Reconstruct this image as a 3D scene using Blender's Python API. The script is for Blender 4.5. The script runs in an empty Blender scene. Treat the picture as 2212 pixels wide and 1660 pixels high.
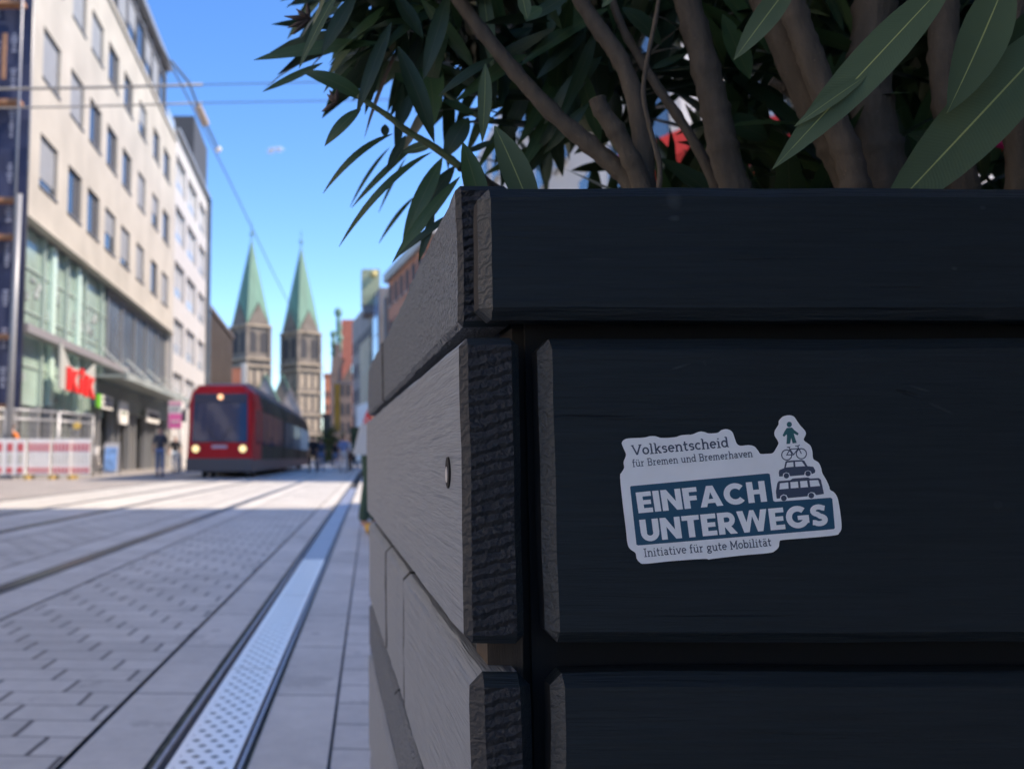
import bpy, bmesh, math, random
from mathutils import Vector, Matrix, noise
R = math.radians
rnd = random.Random(7)
scn = bpy.context.scene
C = scn.collection

# ------------------------------------------------------------------ camera, world, sun
F_PX, CX, PITCH, CAM_H = 2100.0, 704.0, R(6.0), 0.68       # in units of a 2212 px wide frame
CY = 988.0 - F_PX * math.tan(PITCH)
cam = bpy.data.cameras.new('camera'); camo = bpy.data.objects.new('camera', cam); C.objects.link(camo)
camo.location = (0, 0, CAM_H); camo.rotation_euler = (R(90) + PITCH, 0, 0)
cam.sensor_width = 36; cam.lens = F_PX / 2212 * 36
cam.shift_x = (1106 - CX) / 2212; cam.shift_y = -(830 - CY) / 2212
cam.clip_start = 0.02; cam.clip_end = 5000
cam.dof.use_dof = True; cam.dof.focus_distance = 0.52; cam.dof.aperture_fstop = 12.0
scn.camera = camo
SUN_EL, SUN_AZ = R(48), R(104)                              # azimuth clockwise from +Y: to the right, a little behind
w = bpy.data.worlds.new('World'); scn.world = w; w.use_nodes = True
nt = w.node_tree; nt.nodes.clear()
sky = nt.nodes.new('ShaderNodeTexSky'); sky.sky_type = 'NISHITA'; sky.sun_disc = False
sky.sun_elevation = SUN_EL; sky.sun_rotation = SUN_AZ
sky.air_density = 1.0; sky.dust_density = 0.0; sky.ozone_density = 3.0; sky.altitude = 800
bg = nt.nodes.new('ShaderNodeBackground'); bg.inputs['Strength'].default_value = 0.076
wo = nt.nodes.new('ShaderNodeOutputWorld')
hsv = nt.nodes.new('ShaderNodeHueSaturation'); hsv.inputs['Saturation'].default_value = 1.22; hsv.inputs['Hue'].default_value = .508
nt.links.new(sky.outputs[0], hsv.inputs['Color']); nt.links.new(hsv.outputs[0], bg.inputs[0]); nt.links.new(bg.outputs[0], wo.inputs[0])
sl = bpy.data.lights.new('sun', 'SUN'); sl.energy = 2.05; sl.angle = R(0.5); sl.color = (1, .83, .66)
so = bpy.data.objects.new('sun', sl); C.objects.link(so)
sdir = Vector((math.cos(SUN_EL) * math.sin(SUN_AZ), math.cos(SUN_EL) * math.cos(SUN_AZ), math.sin(SUN_EL)))
so.rotation_euler = sdir.to_track_quat('Z', 'Y').to_euler(); so.location = (30, -10, 40)
scn.view_settings.view_transform = 'Standard'; scn.view_settings.look = 'None'
scn.view_settings.exposure = 2.0; scn.view_settings.gamma = 1.0
scn.cycles.max_bounces = 8; scn.cycles.diffuse_bounces = 4
try:
    scn.cycles.use_denoising = True
except Exception:
    pass

# ------------------------------------------------------------------ placing helpers
def ray(px, py):
    xc = (px - CX) / F_PX; yc = -(py - CY) / F_PX
    return (xc, math.cos(PITCH) - yc * math.sin(PITCH), math.sin(PITCH) + yc * math.cos(PITCH))
def at(px, py, Y):
    d = ray(px, py); t = Y / d[1]
    return Vector((t * d[0], Y, CAM_H + t * d[2]))
def atX(px, py, X):
    d = ray(px, py); t = X / d[0]
    return Vector((X, t * d[1], CAM_H + t * d[2]))

# ------------------------------------------------------------------ materials
def mat(name, col, rough=.6, metal=0, var=0, vscale=5, bump=0, bscale=40, spec=.5, stretch=(1, 1, 1), emit=None, estr=0, bdist=.01):
    m = bpy.data.materials.new(name); m.use_nodes = True
    t = m.node_tree; b = t.nodes['Principled BSDF']
    b.inputs['Roughness'].default_value = rough; b.inputs['Metallic'].default_value = metal
    b.inputs['Specular IOR Level'].default_value = spec
    c4 = (*col, 1)
    b.inputs['Base Color'].default_value = c4
    if emit:
        b.inputs['Emission Color'].default_value = (*emit, 1); b.inputs['Emission Strength'].default_value = estr
    tc = t.nodes.new('ShaderNodeTexCoord'); mp = t.nodes.new('ShaderNodeMapping'); mp.inputs['Scale'].default_value = stretch
    t.links.new(tc.outputs['Object'], mp.inputs[0])
    if var:
        n = t.nodes.new('ShaderNodeTexNoise'); n.inputs['Scale'].default_value = vscale; n.inputs['Detail'].default_value = 6
        t.links.new(mp.outputs[0], n.inputs['Vector'])
        r = t.nodes.new('ShaderNodeValToRGB')
        r.color_ramp.elements[0].position = .3; r.color_ramp.elements[1].position = .7
        r.color_ramp.elements[0].color = (*[max(0, c * (1 - var)) for c in col], 1)
        r.color_ramp.elements[1].color = (*[min(1, c * (1 + var)) for c in col], 1)
        t.links.new(n.outputs[0], r.inputs[0]); t.links.new(r.outputs[0], b.inputs['Base Color'])
    if bump:
        n2 = t.nodes.new('ShaderNodeTexNoise'); n2.inputs['Scale'].default_value = bscale; n2.inputs['Detail'].default_value = 8
        t.links.new(mp.outputs[0], n2.inputs['Vector'])
        bp = t.nodes.new('ShaderNodeBump'); bp.inputs['Strength'].default_value = bump; bp.inputs['Distance'].default_value = bdist
        t.links.new(n2.outputs[0], bp.inputs['Height']); t.links.new(bp.outputs[0], b.inputs['Normal'])
    return m

def N(t, typ, **kw):
    n = t.nodes.new(typ)
    for k, v in kw.items():
        if hasattr(n, k): setattr(n, k, v)
    return n
def math_node(t, op, a, b=None):
    n = t.nodes.new('ShaderNodeMath'); n.operation = op
    for i, v in enumerate((a, b)):
        if v is None: continue
        if isinstance(v, (int, float)): n.inputs[i].default_value = v
        else: t.links.new(v, n.inputs[i])
    return n.outputs[0]
def mix_col(t, fac, c1, c2, blend='MIX'):
    n = t.nodes.new('ShaderNodeMix'); n.data_type = 'RGBA'; n.blend_type = blend
    for sock, v in ((n.inputs[0], fac), (n.inputs[6], c1), (n.inputs[7], c2)):
        if isinstance(v, (int, float)): sock.default_value = v
        elif isinstance(v, tuple): sock.default_value = (*v, 1)
        else: t.links.new(v, sock)
    return n.outputs[2]

def wood_paint(name, axis, col, rough, grain, saw, specks, swirl=False, bstr=.55, bdist=.0016, contrast=.2, marks=False):
    """weathered paint on planks: grain along one axis, saw marks, pores"""
    m = bpy.data.materials.new(name); m.use_nodes = True; t = m.node_tree; b = t.nodes['Principled BSDF']
    b.inputs['Roughness'].default_value = rough; b.inputs['Specular IOR Level'].default_value = .32
    tc = N(t, 'ShaderNodeTexCoord')
    mp = N(t, 'ShaderNodeMapping'); t.links.new(tc.outputs['Object'], mp.inputs[0])
    mp.inputs['Scale'].default_value = (2.2, 60, 60) if axis == 'X' else (60, 2.2, 60)
    n1 = N(t, 'ShaderNodeTexNoise'); n1.inputs['Scale'].default_value = 3.5; n1.inputs['Detail'].default_value = 6; n1.inputs['Distortion'].default_value = .4
    t.links.new(mp.outputs[0], n1.inputs['Vector'])
    h = n1.outputs[0]
    mpf = N(t, 'ShaderNodeMapping'); t.links.new(tc.outputs['Object'], mpf.inputs[0])
    mpf.inputs['Scale'].default_value = (12, 260, 260) if axis == 'X' else (260, 12, 260)
    n2 = N(t, 'ShaderNodeTexNoise'); n2.inputs['Scale'].default_value = 3; n2.inputs['Detail'].default_value = 3
    t.links.new(mpf.outputs[0], n2.inputs['Vector'])
    h = math_node(t, 'ADD', math_node(t, 'MULTIPLY', h, grain), math_node(t, 'MULTIPLY', n2.outputs[0], .35 * grain))
    if swirl:      # cathedral grain: rings cut at a shallow angle
        ms = N(t, 'ShaderNodeMapping'); t.links.new(tc.outputs['Object'], ms.inputs[0])
        ms.inputs['Location'].default_value = (0, -1.35, -.585); ms.inputs['Scale'].default_value = (1, .16, 1.25)
        wv = N(t, 'ShaderNodeTexWave'); wv.wave_type = 'RINGS'; wv.rings_direction = 'X'; wv.wave_profile = 'SAW'
        wv.inputs['Scale'].default_value = 36; wv.inputs['Distortion'].default_value = 1.5; wv.inputs['Detail'].default_value = 2; wv.inputs['Detail Scale'].default_value = .8
        t.links.new(ms.outputs[0], wv.inputs['Vector'])
        h = math_node(t, 'ADD', h, math_node(t, 'MULTIPLY', wv.outputs['Fac'], .5))
    if saw:
        mw = N(t, 'ShaderNodeMapping'); t.links.new(tc.outputs['Object'], mw.inputs[0])
        mw.inputs['Rotation'].default_value = (R(35), 0, 0)
        wv2 = N(t, 'ShaderNodeTexWave'); wv2.bands_direction = 'Z'; wv2.inputs['Scale'].default_value = 55
        wv2.inputs['Distortion'].default_value = 9; wv2.inputs['Detail'].default_value = 3; wv2.inputs['Detail Scale'].default_value = 3
        t.links.new(mw.outputs[0], wv2.inputs['Vector'])
        h = math_node(t, 'ADD', h, math_node(t, 'MULTIPLY', wv2.outputs['Fac'], saw))
    vo = N(t, 'ShaderNodeTexVoronoi'); vo.inputs['Scale'].default_value = 130
    t.links.new(tc.outputs['Object'], vo.inputs['Vector'])
    nm = N(t, 'ShaderNodeTexNoise'); nm.inputs['Scale'].default_value = 22; t.links.new(tc.outputs['Object'], nm.inputs['Vector'])
    hole = math_node(t, 'MULTIPLY', math_node(t, 'LESS_THAN', vo.outputs[0], .17), math_node(t, 'GREATER_THAN', nm.outputs[0], 1 - specks))
    h = math_node(t, 'SUBTRACT', h, math_node(t, 'MULTIPLY', hole, 1.2))
    nv = N(t, 'ShaderNodeTexNoise'); nv.inputs['Scale'].default_value = 9; nv.inputs['Detail'].default_value = 7; t.links.new(mp.outputs[0], nv.inputs['Vector'])
    c = mix_col(t, nv.outputs[0], tuple(x * (1 - contrast) for x in col), tuple(x * (1 + contrast) for x in col))
    # light dust scuffs
    ns = N(t, 'ShaderNodeTexNoise'); ns.inputs['Scale'].default_value = 34; ns.inputs['Detail'].default_value = 3; t.links.new(tc.outputs['Object'], ns.inputs['Vector'])
    sc = math_node(t, 'MULTIPLY', math_node(t, 'GREATER_THAN', ns.outputs[0], .715), 0.05 if marks else .30)
    c = mix_col(t, sc, c, (.16, .16, .17))
    c = mix_col(t, math_node(t, 'MULTIPLY', hole, .7), c, (.01, .01, .012))
    if marks:      # dust smudges, a dent and a drying crack, each where it sits on the planks
        sx = N(t, 'ShaderNodeSeparateXYZ'); t.links.new(tc.outputs['Object'], sx.inputs[0])
        rn = N(t, 'ShaderNodeTexNoise'); rn.inputs['Scale'].default_value = 210; rn.inputs['Detail'].default_value = 5; t.links.new(tc.outputs['Object'], rn.inputs['Vector'])
        for (mx_, my_, rx_, ry_, sl_, k_, lo_) in ((1455, 432, 22, 30, 0, .34, 1), (1455, 472, 16, 9, 0, .5, 1), (1472, 724, 7, 5, 0, .9, 1), (1470, 792, 26, 4, -.3, .4, 1), (1962, 850, 30, 7, .3, .55, 0), (1985, 838, 28, 4, .3, .35, 1), (2030, 880, 34, 5, .45, .3, 1),
                                          (1285, 898, 105, 2.2, .01, .8, 0), (1335, 905, 75, 1.6, 0, .6, 0), (2060, 580, 9, 6, 0, .4, 1), (2120, 450, 8, 6, 0, .35, 1), (1640, 560, 90, 2, -.02, .5, 0), (1950, 620, 120, 1.8, 0, .5, 0), (1290, 560, 60, 3, 0, .25, 1), (1560, 1330, 200, 2, 0, .5, 0)):
            c0 = at(mx_, my_, .498); k2 = .498 / 2100
            ddx = math_node(t, 'DIVIDE', math_node(t, 'SUBTRACT', sx.outputs[0], c0.x), rx_ * k2)
            dz_ = math_node(t, 'SUBTRACT', sx.outputs[2], c0.z)
            dz_ = math_node(t, 'DIVIDE', math_node(t, 'ADD', dz_, math_node(t, 'MULTIPLY', math_node(t, 'SUBTRACT', sx.outputs[0], c0.x), sl_)), ry_ * k2)
            d2 = math_node(t, 'ADD', math_node(t, 'MULTIPLY', ddx, ddx), math_node(t, 'MULTIPLY', dz_, dz_))
            f = math_node(t, 'SUBTRACT', 1.25, math_node(t, 'ADD', d2, math_node(t, 'MULTIPLY', rn.outputs[0], .9)))
            f = math_node(t, 'MULTIPLY', math_node(t, 'MINIMUM', math_node(t, 'MAXIMUM', f, 0), 1), k_)
            c = mix_col(t, f, c, (.085, .095, .10) if lo_ else (.002, .002, .003))
            h = math_node(t, 'ADD', h, math_node(t, 'MULTIPLY', f, .5 if lo_ else -1.2))
    t.links.new(c, b.inputs['Base Color'])
    bp = N(t, 'ShaderNodeBump'); bp.inputs['Strength'].default_value = bstr; bp.inputs['Distance'].default_value = bdist
    t.links.new(h, bp.inputs['Height']); t.links.new(bp.outputs[0], b.inputs['Normal'])
    return m

PAINT = (.0125, .0190, .0240)  # one paint all round; the front's shade is put into this darker tone
M_front = wood_paint('plank_paint_front_shaded', 'X', PAINT, .5, .8, 0, .30, False, .8, .0024, .45, True)
M_side = wood_paint('plank_paint_side_lit', 'Y', (.182, .210, .248), .5, .7, 0, .28, True, 1, .0042)  # this and the sawn one: same paint, street light put into the colour
M_saw = wood_paint('plank_paint_rough_sawn_lit', 'Y', (.178, .206, .242), .55, .8, 1.1, .50, False, 1, .0046)
M_chamf = wood_paint('plank_paint_chamfer_lit', 'Y', (.065, .070, .072), .6, .5, 1.0, .2)  # light from the left put into the chamfer colour
M_chamf2 = wood_paint('plank_paint_corner_lit', 'Y', (.032, .036, .042), .6, .5, .6, .2)  # a little of the same side light put into the colour
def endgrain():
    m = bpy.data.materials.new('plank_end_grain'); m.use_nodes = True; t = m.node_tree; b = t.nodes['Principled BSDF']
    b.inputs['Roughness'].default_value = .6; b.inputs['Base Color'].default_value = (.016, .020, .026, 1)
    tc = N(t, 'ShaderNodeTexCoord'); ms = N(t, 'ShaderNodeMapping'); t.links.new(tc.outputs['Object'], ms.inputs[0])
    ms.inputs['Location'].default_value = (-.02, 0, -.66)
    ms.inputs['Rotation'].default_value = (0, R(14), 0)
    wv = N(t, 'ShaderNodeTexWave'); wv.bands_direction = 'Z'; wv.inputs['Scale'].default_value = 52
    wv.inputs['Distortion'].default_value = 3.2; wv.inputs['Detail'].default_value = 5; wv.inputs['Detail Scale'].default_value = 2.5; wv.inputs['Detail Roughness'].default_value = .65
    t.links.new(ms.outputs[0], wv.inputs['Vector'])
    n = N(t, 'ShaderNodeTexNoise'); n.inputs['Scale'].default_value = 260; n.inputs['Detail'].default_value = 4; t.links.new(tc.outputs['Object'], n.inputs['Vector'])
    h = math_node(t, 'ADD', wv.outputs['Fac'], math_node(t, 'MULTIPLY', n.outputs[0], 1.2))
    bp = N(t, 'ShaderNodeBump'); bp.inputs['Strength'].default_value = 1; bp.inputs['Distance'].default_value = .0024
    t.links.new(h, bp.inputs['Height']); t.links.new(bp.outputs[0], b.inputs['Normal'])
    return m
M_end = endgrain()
M_gapshade = mat('gap_shade_black', (.008, .008, .009), .9)  # black that stands in for shade in the plank gaps
M_rawwood = mat('corner_post_wood', (.055, .042, .033), .8, var=.3, vscale=8, bump=.4, bscale=60, stretch=(30, 30, 2), bdist=.002)
M_soil = mat('soil', (.03, .022, .016), .95, var=.4, vscale=40, bump=1, bscale=60)

# ------------------------------------------------------------------ mesh helpers
class MB:
    def __init__(s): s.v = []; s.f = []; s.mi = []; s.uv = {}
    def quad(s, a, b, c, d, mi=0):
        i = len(s.v); s.v += [tuple(a), tuple(b), tuple(c), tuple(d)]; s.f.append((i, i + 1, i + 2, i + 3)); s.mi.append(mi)
    def poly(s, pts, mi=0):
        i = len(s.v); s.v += [tuple(p) for p in pts]; s.f.append(tuple(range(i, i + len(pts)))); s.mi.append(mi)
    def box(s, x0, x1, y0, y1, z0, z1, mi=0):
        i = len(s.v)
        s.v += [(x0, y0, z0), (x1, y0, z0), (x1, y1, z0), (x0, y1, z0), (x0, y0, z1), (x1, y0, z1), (x1, y1, z1), (x0, y1, z1)]
        for q in ((0, 3, 2, 1), (4, 5, 6, 7), (0, 1, 5, 4), (1, 2, 6, 5), (2, 3, 7, 6), (3, 0, 4, 7)):
            s.f.append(tuple(i + k for k in q)); s.mi.append(mi)
        return s
    def prism(s, pts, d, mi=0):
        """closed polygon pts (3d) extruded by vector d"""
        d = Vector(d); n = len(pts); i = len(s.v)
        s.v += [tuple(p) for p in pts] + [tuple(Vector(p) + d) for p in pts]
        s.f.append(tuple(range(i, i + n))); s.f.append(tuple(range(i + 2 * n - 1, i + n - 1, -1))); s.mi += [mi, mi]
        for k in range(n):
            k2 = (k + 1) % n
            s.f.append((i + k2, i + k, i + n + k, i + n + k2)); s.mi.append(mi)
        return s
    def tube(s, pts, rad, seg=8, mi=0, caps=True):
        pts = [Vector(p) for p in pts]; n = len(pts)
        if not hasattr(rad, '__len__'): rad = [rad] * n
        i0 = len(s.v); up = None
        for k, p in enumerate(pts):
            d = (pts[min(k + 1, n - 1)] - pts[max(k - 1, 0)]).normalized()
            if up is None:
                up = d.orthogonal().normalized()
            up = (up - d * up.dot(d)).normalized(); sd = d.cross(up)
            for j in range(seg):
                a = 2 * math.pi * j / seg
                s.v.append(tuple(p + (up * math.cos(a) + sd * math.sin(a)) * rad[k]))
        for k in range(n - 1):
            for j in range(seg):
                j2 = (j + 1) % seg
                s.f.append((i0 + k * seg + j, i0 + k * seg + j2, i0 + (k + 1) * seg + j2, i0 + (k + 1) * seg + j)); s.mi.append(mi)
        if caps:
            s.f.append(tuple(i0 + j for j in reversed(range(seg)))); s.mi.append(mi)
            s.f.append(tuple(i0 + (n - 1) * seg + j for j in range(seg))); s.mi.append(mi)
        return s
    def ball(s, c, r, mi=0, nu=10, nv=6, sc=(1, 1, 1)):
        i0 = len(s.v); c = Vector(c)
        for a in range(nv + 1):
            th = math.pi * a / nv
            for b in range(nu):
                ph = 2 * math.pi * b / nu
                s.v.append((c.x + r * sc[0] * math.sin(th) * math.cos(ph), c.y + r * sc[1] * math.sin(th) * math.sin(ph), c.z + r * sc[2] * math.cos(th)))
        for a in range(nv):
            for b in range(nu):
                b2 = (b + 1) % nu
                s.f.append((i0 + a * nu + b, i0 + (a + 1) * nu + b, i0 + (a + 1) * nu + b2, i0 + a * nu + b2)); s.mi.append(mi)
        return s
    def build(s, name, m, parent=None, smooth=False):
        me = bpy.data.meshes.new(name); me.from_pydata(s.v, [], s.f)
        for x in (m if isinstance(m, (list, tuple)) else [m]): me.materials.append(x)
        if any(s.mi): me.polygons.foreach_set('material_index', s.mi)
        if smooth: me.polygons.foreach_set('use_smooth', [True] * len(me.polygons))
        me.validate(); me.update()
        return link(name, me, parent)
def link(name, me, parent=None):
    o = bpy.data.objects.new(name, me); C.objects.link(o)
    if parent is not None:
        o.parent = parent
        o.matrix_parent_inverse = world_of(parent).inverted()
    return o
def world_of(o):
    m = Matrix.LocRotScale(o.location, o.rotation_euler, o.scale)
    return m if o.parent is None else world_of(o.parent) @ o.matrix_parent_inverse @ m
def tag(o, label=None, cat=None, group=None, kind=None):
    if label: o['label'] = label
    if cat: o['category'] = cat
    if group: o['group'] = group
    if kind: o['kind'] = kind
    return o
def thing(name, label, cat, loc=(0, 0, 0), rz=0, group=None):
    o = bpy.data.objects.new(name, None); C.objects.link(o); o.location = loc; o.rotation_euler = (0, 0, rz); o.empty_display_size = .2
    return tag(o, label, cat, group)
def part(name, m, parent, build, smooth=False):
    b = MB(); build(b); return b.build(name, m, parent, smooth)
def boxpart(name, m, parent, *bx):
    b = MB()
    for x in bx: b.box(*x)
    return b.build(name, m, parent)
def boxparts(name, m, parent, *bx):
    return [boxpart(name, m, parent, x) for x in bx]
def lboxpart(name, m, parent, *bx):
    """boxes given in the parent's own frame"""
    b = MB(); M = world_of(parent)
    for x in bx: b.box(*x)
    b.v = [tuple(M @ Vector(v)) for v in b.v]
    return b.build(name, m, parent)

def plank(name, mats, parent, x0, x1, y0, y1, z0, z1, ch=.004, jit=.0005, cuts=14, end_axis=None, tilt=0, seed=0):
    bm = bmesh.new(); bmesh.ops.create_cube(bm, size=1)
    for v in bm.verts:
        v.co = Vector((x0 + (v.co.x + .5) * (x1 - x0), y0 + (v.co.y + .5) * (y1 - y0), z0 + (v.co.z + .5) * (z1 - z0)))
    bmesh.ops.bevel(bm, geom=list(bm.edges), offset=ch, segments=1, affect='EDGES')
    dims = (x1 - x0, y1 - y0, z1 - z0); ax = dims.index(max(dims))
    long = [e for e in bm.edges if abs((e.verts[0].co - e.verts[1].co)[ax]) > .5 * dims[ax]]
    bmesh.ops.subdivide_edges(bm, edges=long, cuts=cuts)
    zs = [e for e in bm.edges if abs((e.verts[0].co - e.verts[1].co)[2]) > .5 * dims[2]]
    bmesh.ops.subdivide_edges(bm, edges=zs, cuts=10)
    for v in bm.verts:
        n = noise.noise_vector(v.co * 23 + Vector((seed * 3.1, 0, 0)))
        n2 = noise.noise_vector(v.co * 120 + Vector((seed * 3.1, 5, 0)))
        v.co += n * jit * 1.6 + n2 * jit * .6
        if tilt: v.co.x += (z1 - v.co.z) * tilt
    me = bpy.data.meshes.new(name); 
    for mm in mats: me.materials.append(mm)
    bm.normal_update()
    if end_axis is not None:
        for f in bm.faces:
            q = f.normal[end_axis]
            if q < -.93: f.material_index = 1
            elif q < -.3: f.material_index = 2 if f.normal[1 - end_axis] < -.3 else 3
    bm.to_mesh(me); bm.free()
    for p in me.polygons: p.use_smooth = False
    return link(name, me, parent)

# ------------------------------------------------------------------ ground (runs a touch to the right of the camera's axis)
GA = math.atan((798 - 704) / 2100)
GROT = -GA                                                    # rotate +Y towards +X
def paving(name, L, W, sh, base, jx, jy, var=.12, bump=.5, jcol=(.085, .082, .078), jbright=None):
    m = bpy.data.materials.new(name); m.use_nodes = True; t = m.node_tree; b = t.nodes['Principled BSDF']
    b.inputs['Roughness'].default_value = .55
    tc = N(t, 'ShaderNodeTexCoord'); sp = N(t, 'ShaderNodeSeparateXYZ')
    nw = N(t, 'ShaderNodeTexNoise'); nw.inputs['Scale'].default_value = 6; t.links.new(tc.outputs['Object'], nw.inputs['Vector'])
    t.links.new(tc.outputs['Object'], sp.inputs[0])
    wob = math_node(t, 'MULTIPLY', math_node(t, 'SUBTRACT', nw.outputs[0], .5), .012)
    v = math_node(t, 'DIVIDE', math_node(t, 'ADD', sp.outputs[1], wob), W)
    row = math_node(t, 'FLOOR', v)
    u = math_node(t, 'ADD', math_node(t, 'DIVIDE', math_node(t, 'ADD', sp.outputs[0], wob), L), math_node(t, 'MULTIPLY', row, sh))
    fu = math_node(t, 'FRACT', u); fv = math_node(t, 'FRACT', v)
    ju = math_node(t, 'LESS_THAN', fu, jx / L); jv = math_node(t, 'LESS_THAN', fv, jy / W)
    j = math_node(t, 'MAXIMUM', ju, jv)
    wn = N(t, 'ShaderNodeTexWhiteNoise'); wn.noise_dimensions = '2D'
    cb = N(t, 'ShaderNodeCombineXYZ'); t.links.new(math_node(t, 'FLOOR', u), cb.inputs[0]); t.links.new(row, cb.inputs[1])
    t.links.new(cb.outputs[0], wn.inputs['Vector'])
    n = N(t, 'ShaderNodeTexNoise'); n.inputs['Scale'].default_value = 14; n.inputs['Detail'].default_value = 8; n.inputs['Roughness'].default_value = .7
    t.links.new(tc.outputs['Object'], n.inputs['Vector'])
    n3 = N(t, 'ShaderNodeTexNoise'); n3.inputs['Scale'].default_value = 1.3; n3.inputs['Detail'].default_value = 4
    t.links.new(tc.outputs['Object'], n3.inputs['Vector'])
    lo = tuple(c * (1 - var) for c in base); hi = tuple(c * (1 + var) for c in base)
    c = mix_col(t, wn.outputs[0], lo, hi)
    k = math_node(t, 'ADD', math_node(t, 'MULTIPLY', n.outputs[0], .5), math_node(t, 'ADD', math_node(t, 'MULTIPLY', n3.outputs[0], .6), .45))
    vm = N(t, 'ShaderNodeVectorMath'); vm.operation = 'SCALE'; t.links.new(c, vm.inputs[0]); t.links.new(k, vm.inputs['Scale'])
    vg = N(t, 'ShaderNodeTexVoronoi'); vg.inputs['Scale'].default_value = 3.2; t.links.new(tc.outputs['Object'], vg.inputs['Vector'])
    ns = N(t, 'ShaderNodeTexNoise'); ns.inputs['Scale'].default_value = 2.2; ns.inputs['Detail'].default_value = 9; ns.inputs['Roughness'].default_value = .7; t.links.new(tc.outputs['Object'], ns.inputs['Vector'])
    st_ = math_node(t, 'MAXIMUM', math_node(t, 'MULTIPLY', math_node(t, 'LESS_THAN', vg.outputs[0], .075), .45), math_node(t, 'MULTIPLY', math_node(t, 'GREATER_THAN', ns.outputs[0], .60), .28))
    cs = mix_col(t, st_, vm.outputs[0], (.16, .15, .14))
    c2 = mix_col(t, j, cs, jcol)
    t.links.new(c2, b.inputs['Base Color'])
    hh = math_node(t, 'SUBTRACT', math_node(t, 'MULTIPLY', n.outputs[0], .25), j)
    hh = math_node(t, 'ADD', hh, math_node(t, 'MULTIPLY', wn.outputs[0], .25))
    bp = N(t, 'ShaderNodeBump'); bp.inputs['Strength'].default_value = bump; bp.inputs['Distance'].default_value = .008
    t.links.new(hh, bp.inputs['Height']); t.links.new(bp.outputs[0], b.inputs['Normal'])
    return m
STONE = (.52, .505, .455)
M_brick = paving('stone_block_paving', .235, .152, .36, STONE, .013, .006, .10)
M_slab = paving('stone_slab_paving', 5.0, .72, 0, (.54, .525, .475), .0, .010, .06)
M_slab_s = paving('small_slab_paving', 5.0, .72, 0, (.54, .525, .475), .0, .009, .06)
M_slab_w = paving('walkway_slab_paving', .34, .215, .5, (.53, .515, .47), .008, .008, .08)
M_far = paving('street_slab_paving', .6, .3, .5, (.33, .305, .275), .01, .01, .1)
def strip(name, x0, x1, m, z=0, y0=-12, y1=330, label=None):
    b = MB(); b.quad((x0, y0, z), (x1, y0, z), (x1, y1, z), (x0, y1, z))
    o = b.build(name, m); o.rotation_euler = (0, 0, GROT); tag(o, label, None, None, 'structure'); return o
g = MB(); g.quad((-1500, -1500, -.06), (1500, -1500, -.06), (1500, 2500, -.06), (-1500, 2500, -.06))
tag(g.build('ground', mat('ground_earth', (.2, .19, .18), .9, var=.2, vscale=.3)), kind='structure')
JG = .008
M_joint = mat('joint_sand', (.13, .125, .115), .95, var=.4, vscale=30)
strip('street_bed', -26, -.50, M_joint, -.012); strip('walkway_bed', -.29, 24, M_joint, -.012)
strip('block_paving', -1.56 + JG, -.69 - JG, M_brick)
strip('slab_edging', -.69 + JG, -.502, M_slab)
strip('slab_border', -.272, -.094 - JG / 2, M_slab_s)
strip('walkway', -.094 + JG / 2, 24, M_slab_w)
strip('rail_slab', -2.27 + JG, -1.99, M_slab)
strip('rail_slab', -1.85, -1.56 - JG, M_slab)
strip('block_paving', -3.02 + JG, -2.27 - JG, M_brick)
strip('rail_slab', -3.33, -3.02 - JG, M_slab); strip('rail_slab', -3.80, -3.47, M_slab)
strip('rail_slab', -4.33, -3.80 - JG, M_slab)
strip('block_paving', -5.74, -4.47, M_brick)
strip('street', -26, -5.88, M_far)
# tram rails set flush in the street
M_rail = mat('rail_steel', (.16, .165, .18), .3, .7, var=.2, vscale=30)
M_groove = mat('rail_filler', (.035, .037, .042), .5, var=.3, vscale=20)
RAILS = (-1.92, -3.40, -4.40, -5.81)
rl = ['steel tram rail nearest the drain, set in dark filler', 'steel tram rail second from the drain in the block paving',
      'tram rail under the right wheels of the red tram', 'tram rail under the left wheels of the red tram']
for x, lab in zip(RAILS, rl):
    t0 = thing('tram_rail', lab, 'rail', (x, -12, 0), GROT, 'tram rails set in the street')
    t0.location = Matrix.Rotation(GROT, 3, 'Z') @ Vector((x, -12, 0))
    lboxpart('rail_filler', M_groove, t0, (-.068, -.038, 0, 340, -.03, .001), (.036, .066, 0, 340, -.03, .001), (-.006, .014, 0, 340, -.045, -.022))
    lboxpart('rail_head', M_rail, t0, (.014, .036, 0, 340, -.03, .004), (-.038, -.006, 0, 340, -.03, .003))
# drainage channel with zinc grates
M_zinc = bpy.data.materials.new('zinc_grate'); M_zinc.use_nodes = True
t = M_zinc.node_tree; b = t.nodes['Principled BSDF']; b.inputs['Roughness'].default_value = .30; b.inputs['Metallic'].default_value = .2
tc = N(t, 'ShaderNodeTexCoord'); sp = N(t, 'ShaderNodeSeparateXYZ'); mpz = N(t, 'ShaderNodeMapping'); mpz.inputs['Rotation'].default_value = (0, 0, GA); mpz.inputs['Location'].default_value = (.376, 0, 0); t.links.new(tc.outputs['Object'], mpz.inputs[0]); t.links.new(mpz.outputs[0], sp.inputs[0])
v = math_node(t, 'DIVIDE', sp.outputs[1], .042); row = math_node(t, 'FLOOR', v)
u = math_node(t, 'ADD', math_node(t, 'DIVIDE', math_node(t, 'ADD', sp.outputs[0], .002), .043), math_node(t, 'MULTIPLY', row, .5))
fu = math_node(t, 'ABSOLUTE', math_node(t, 'SUBTRACT', math_node(t, 'FRACT', u), .5)); fv = math_node(t, 'ABSOLUTE', math_node(t, 'SUBTRACT', math_node(t, 'FRACT', v), .5))
hole = math_node(t, 'LESS_THAN', math_node(t, 'ADD', math_node(t, 'MULTIPLY', fu, 1.0), math_node(t, 'MULTIPLY', fv, .8)), .27)
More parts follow.
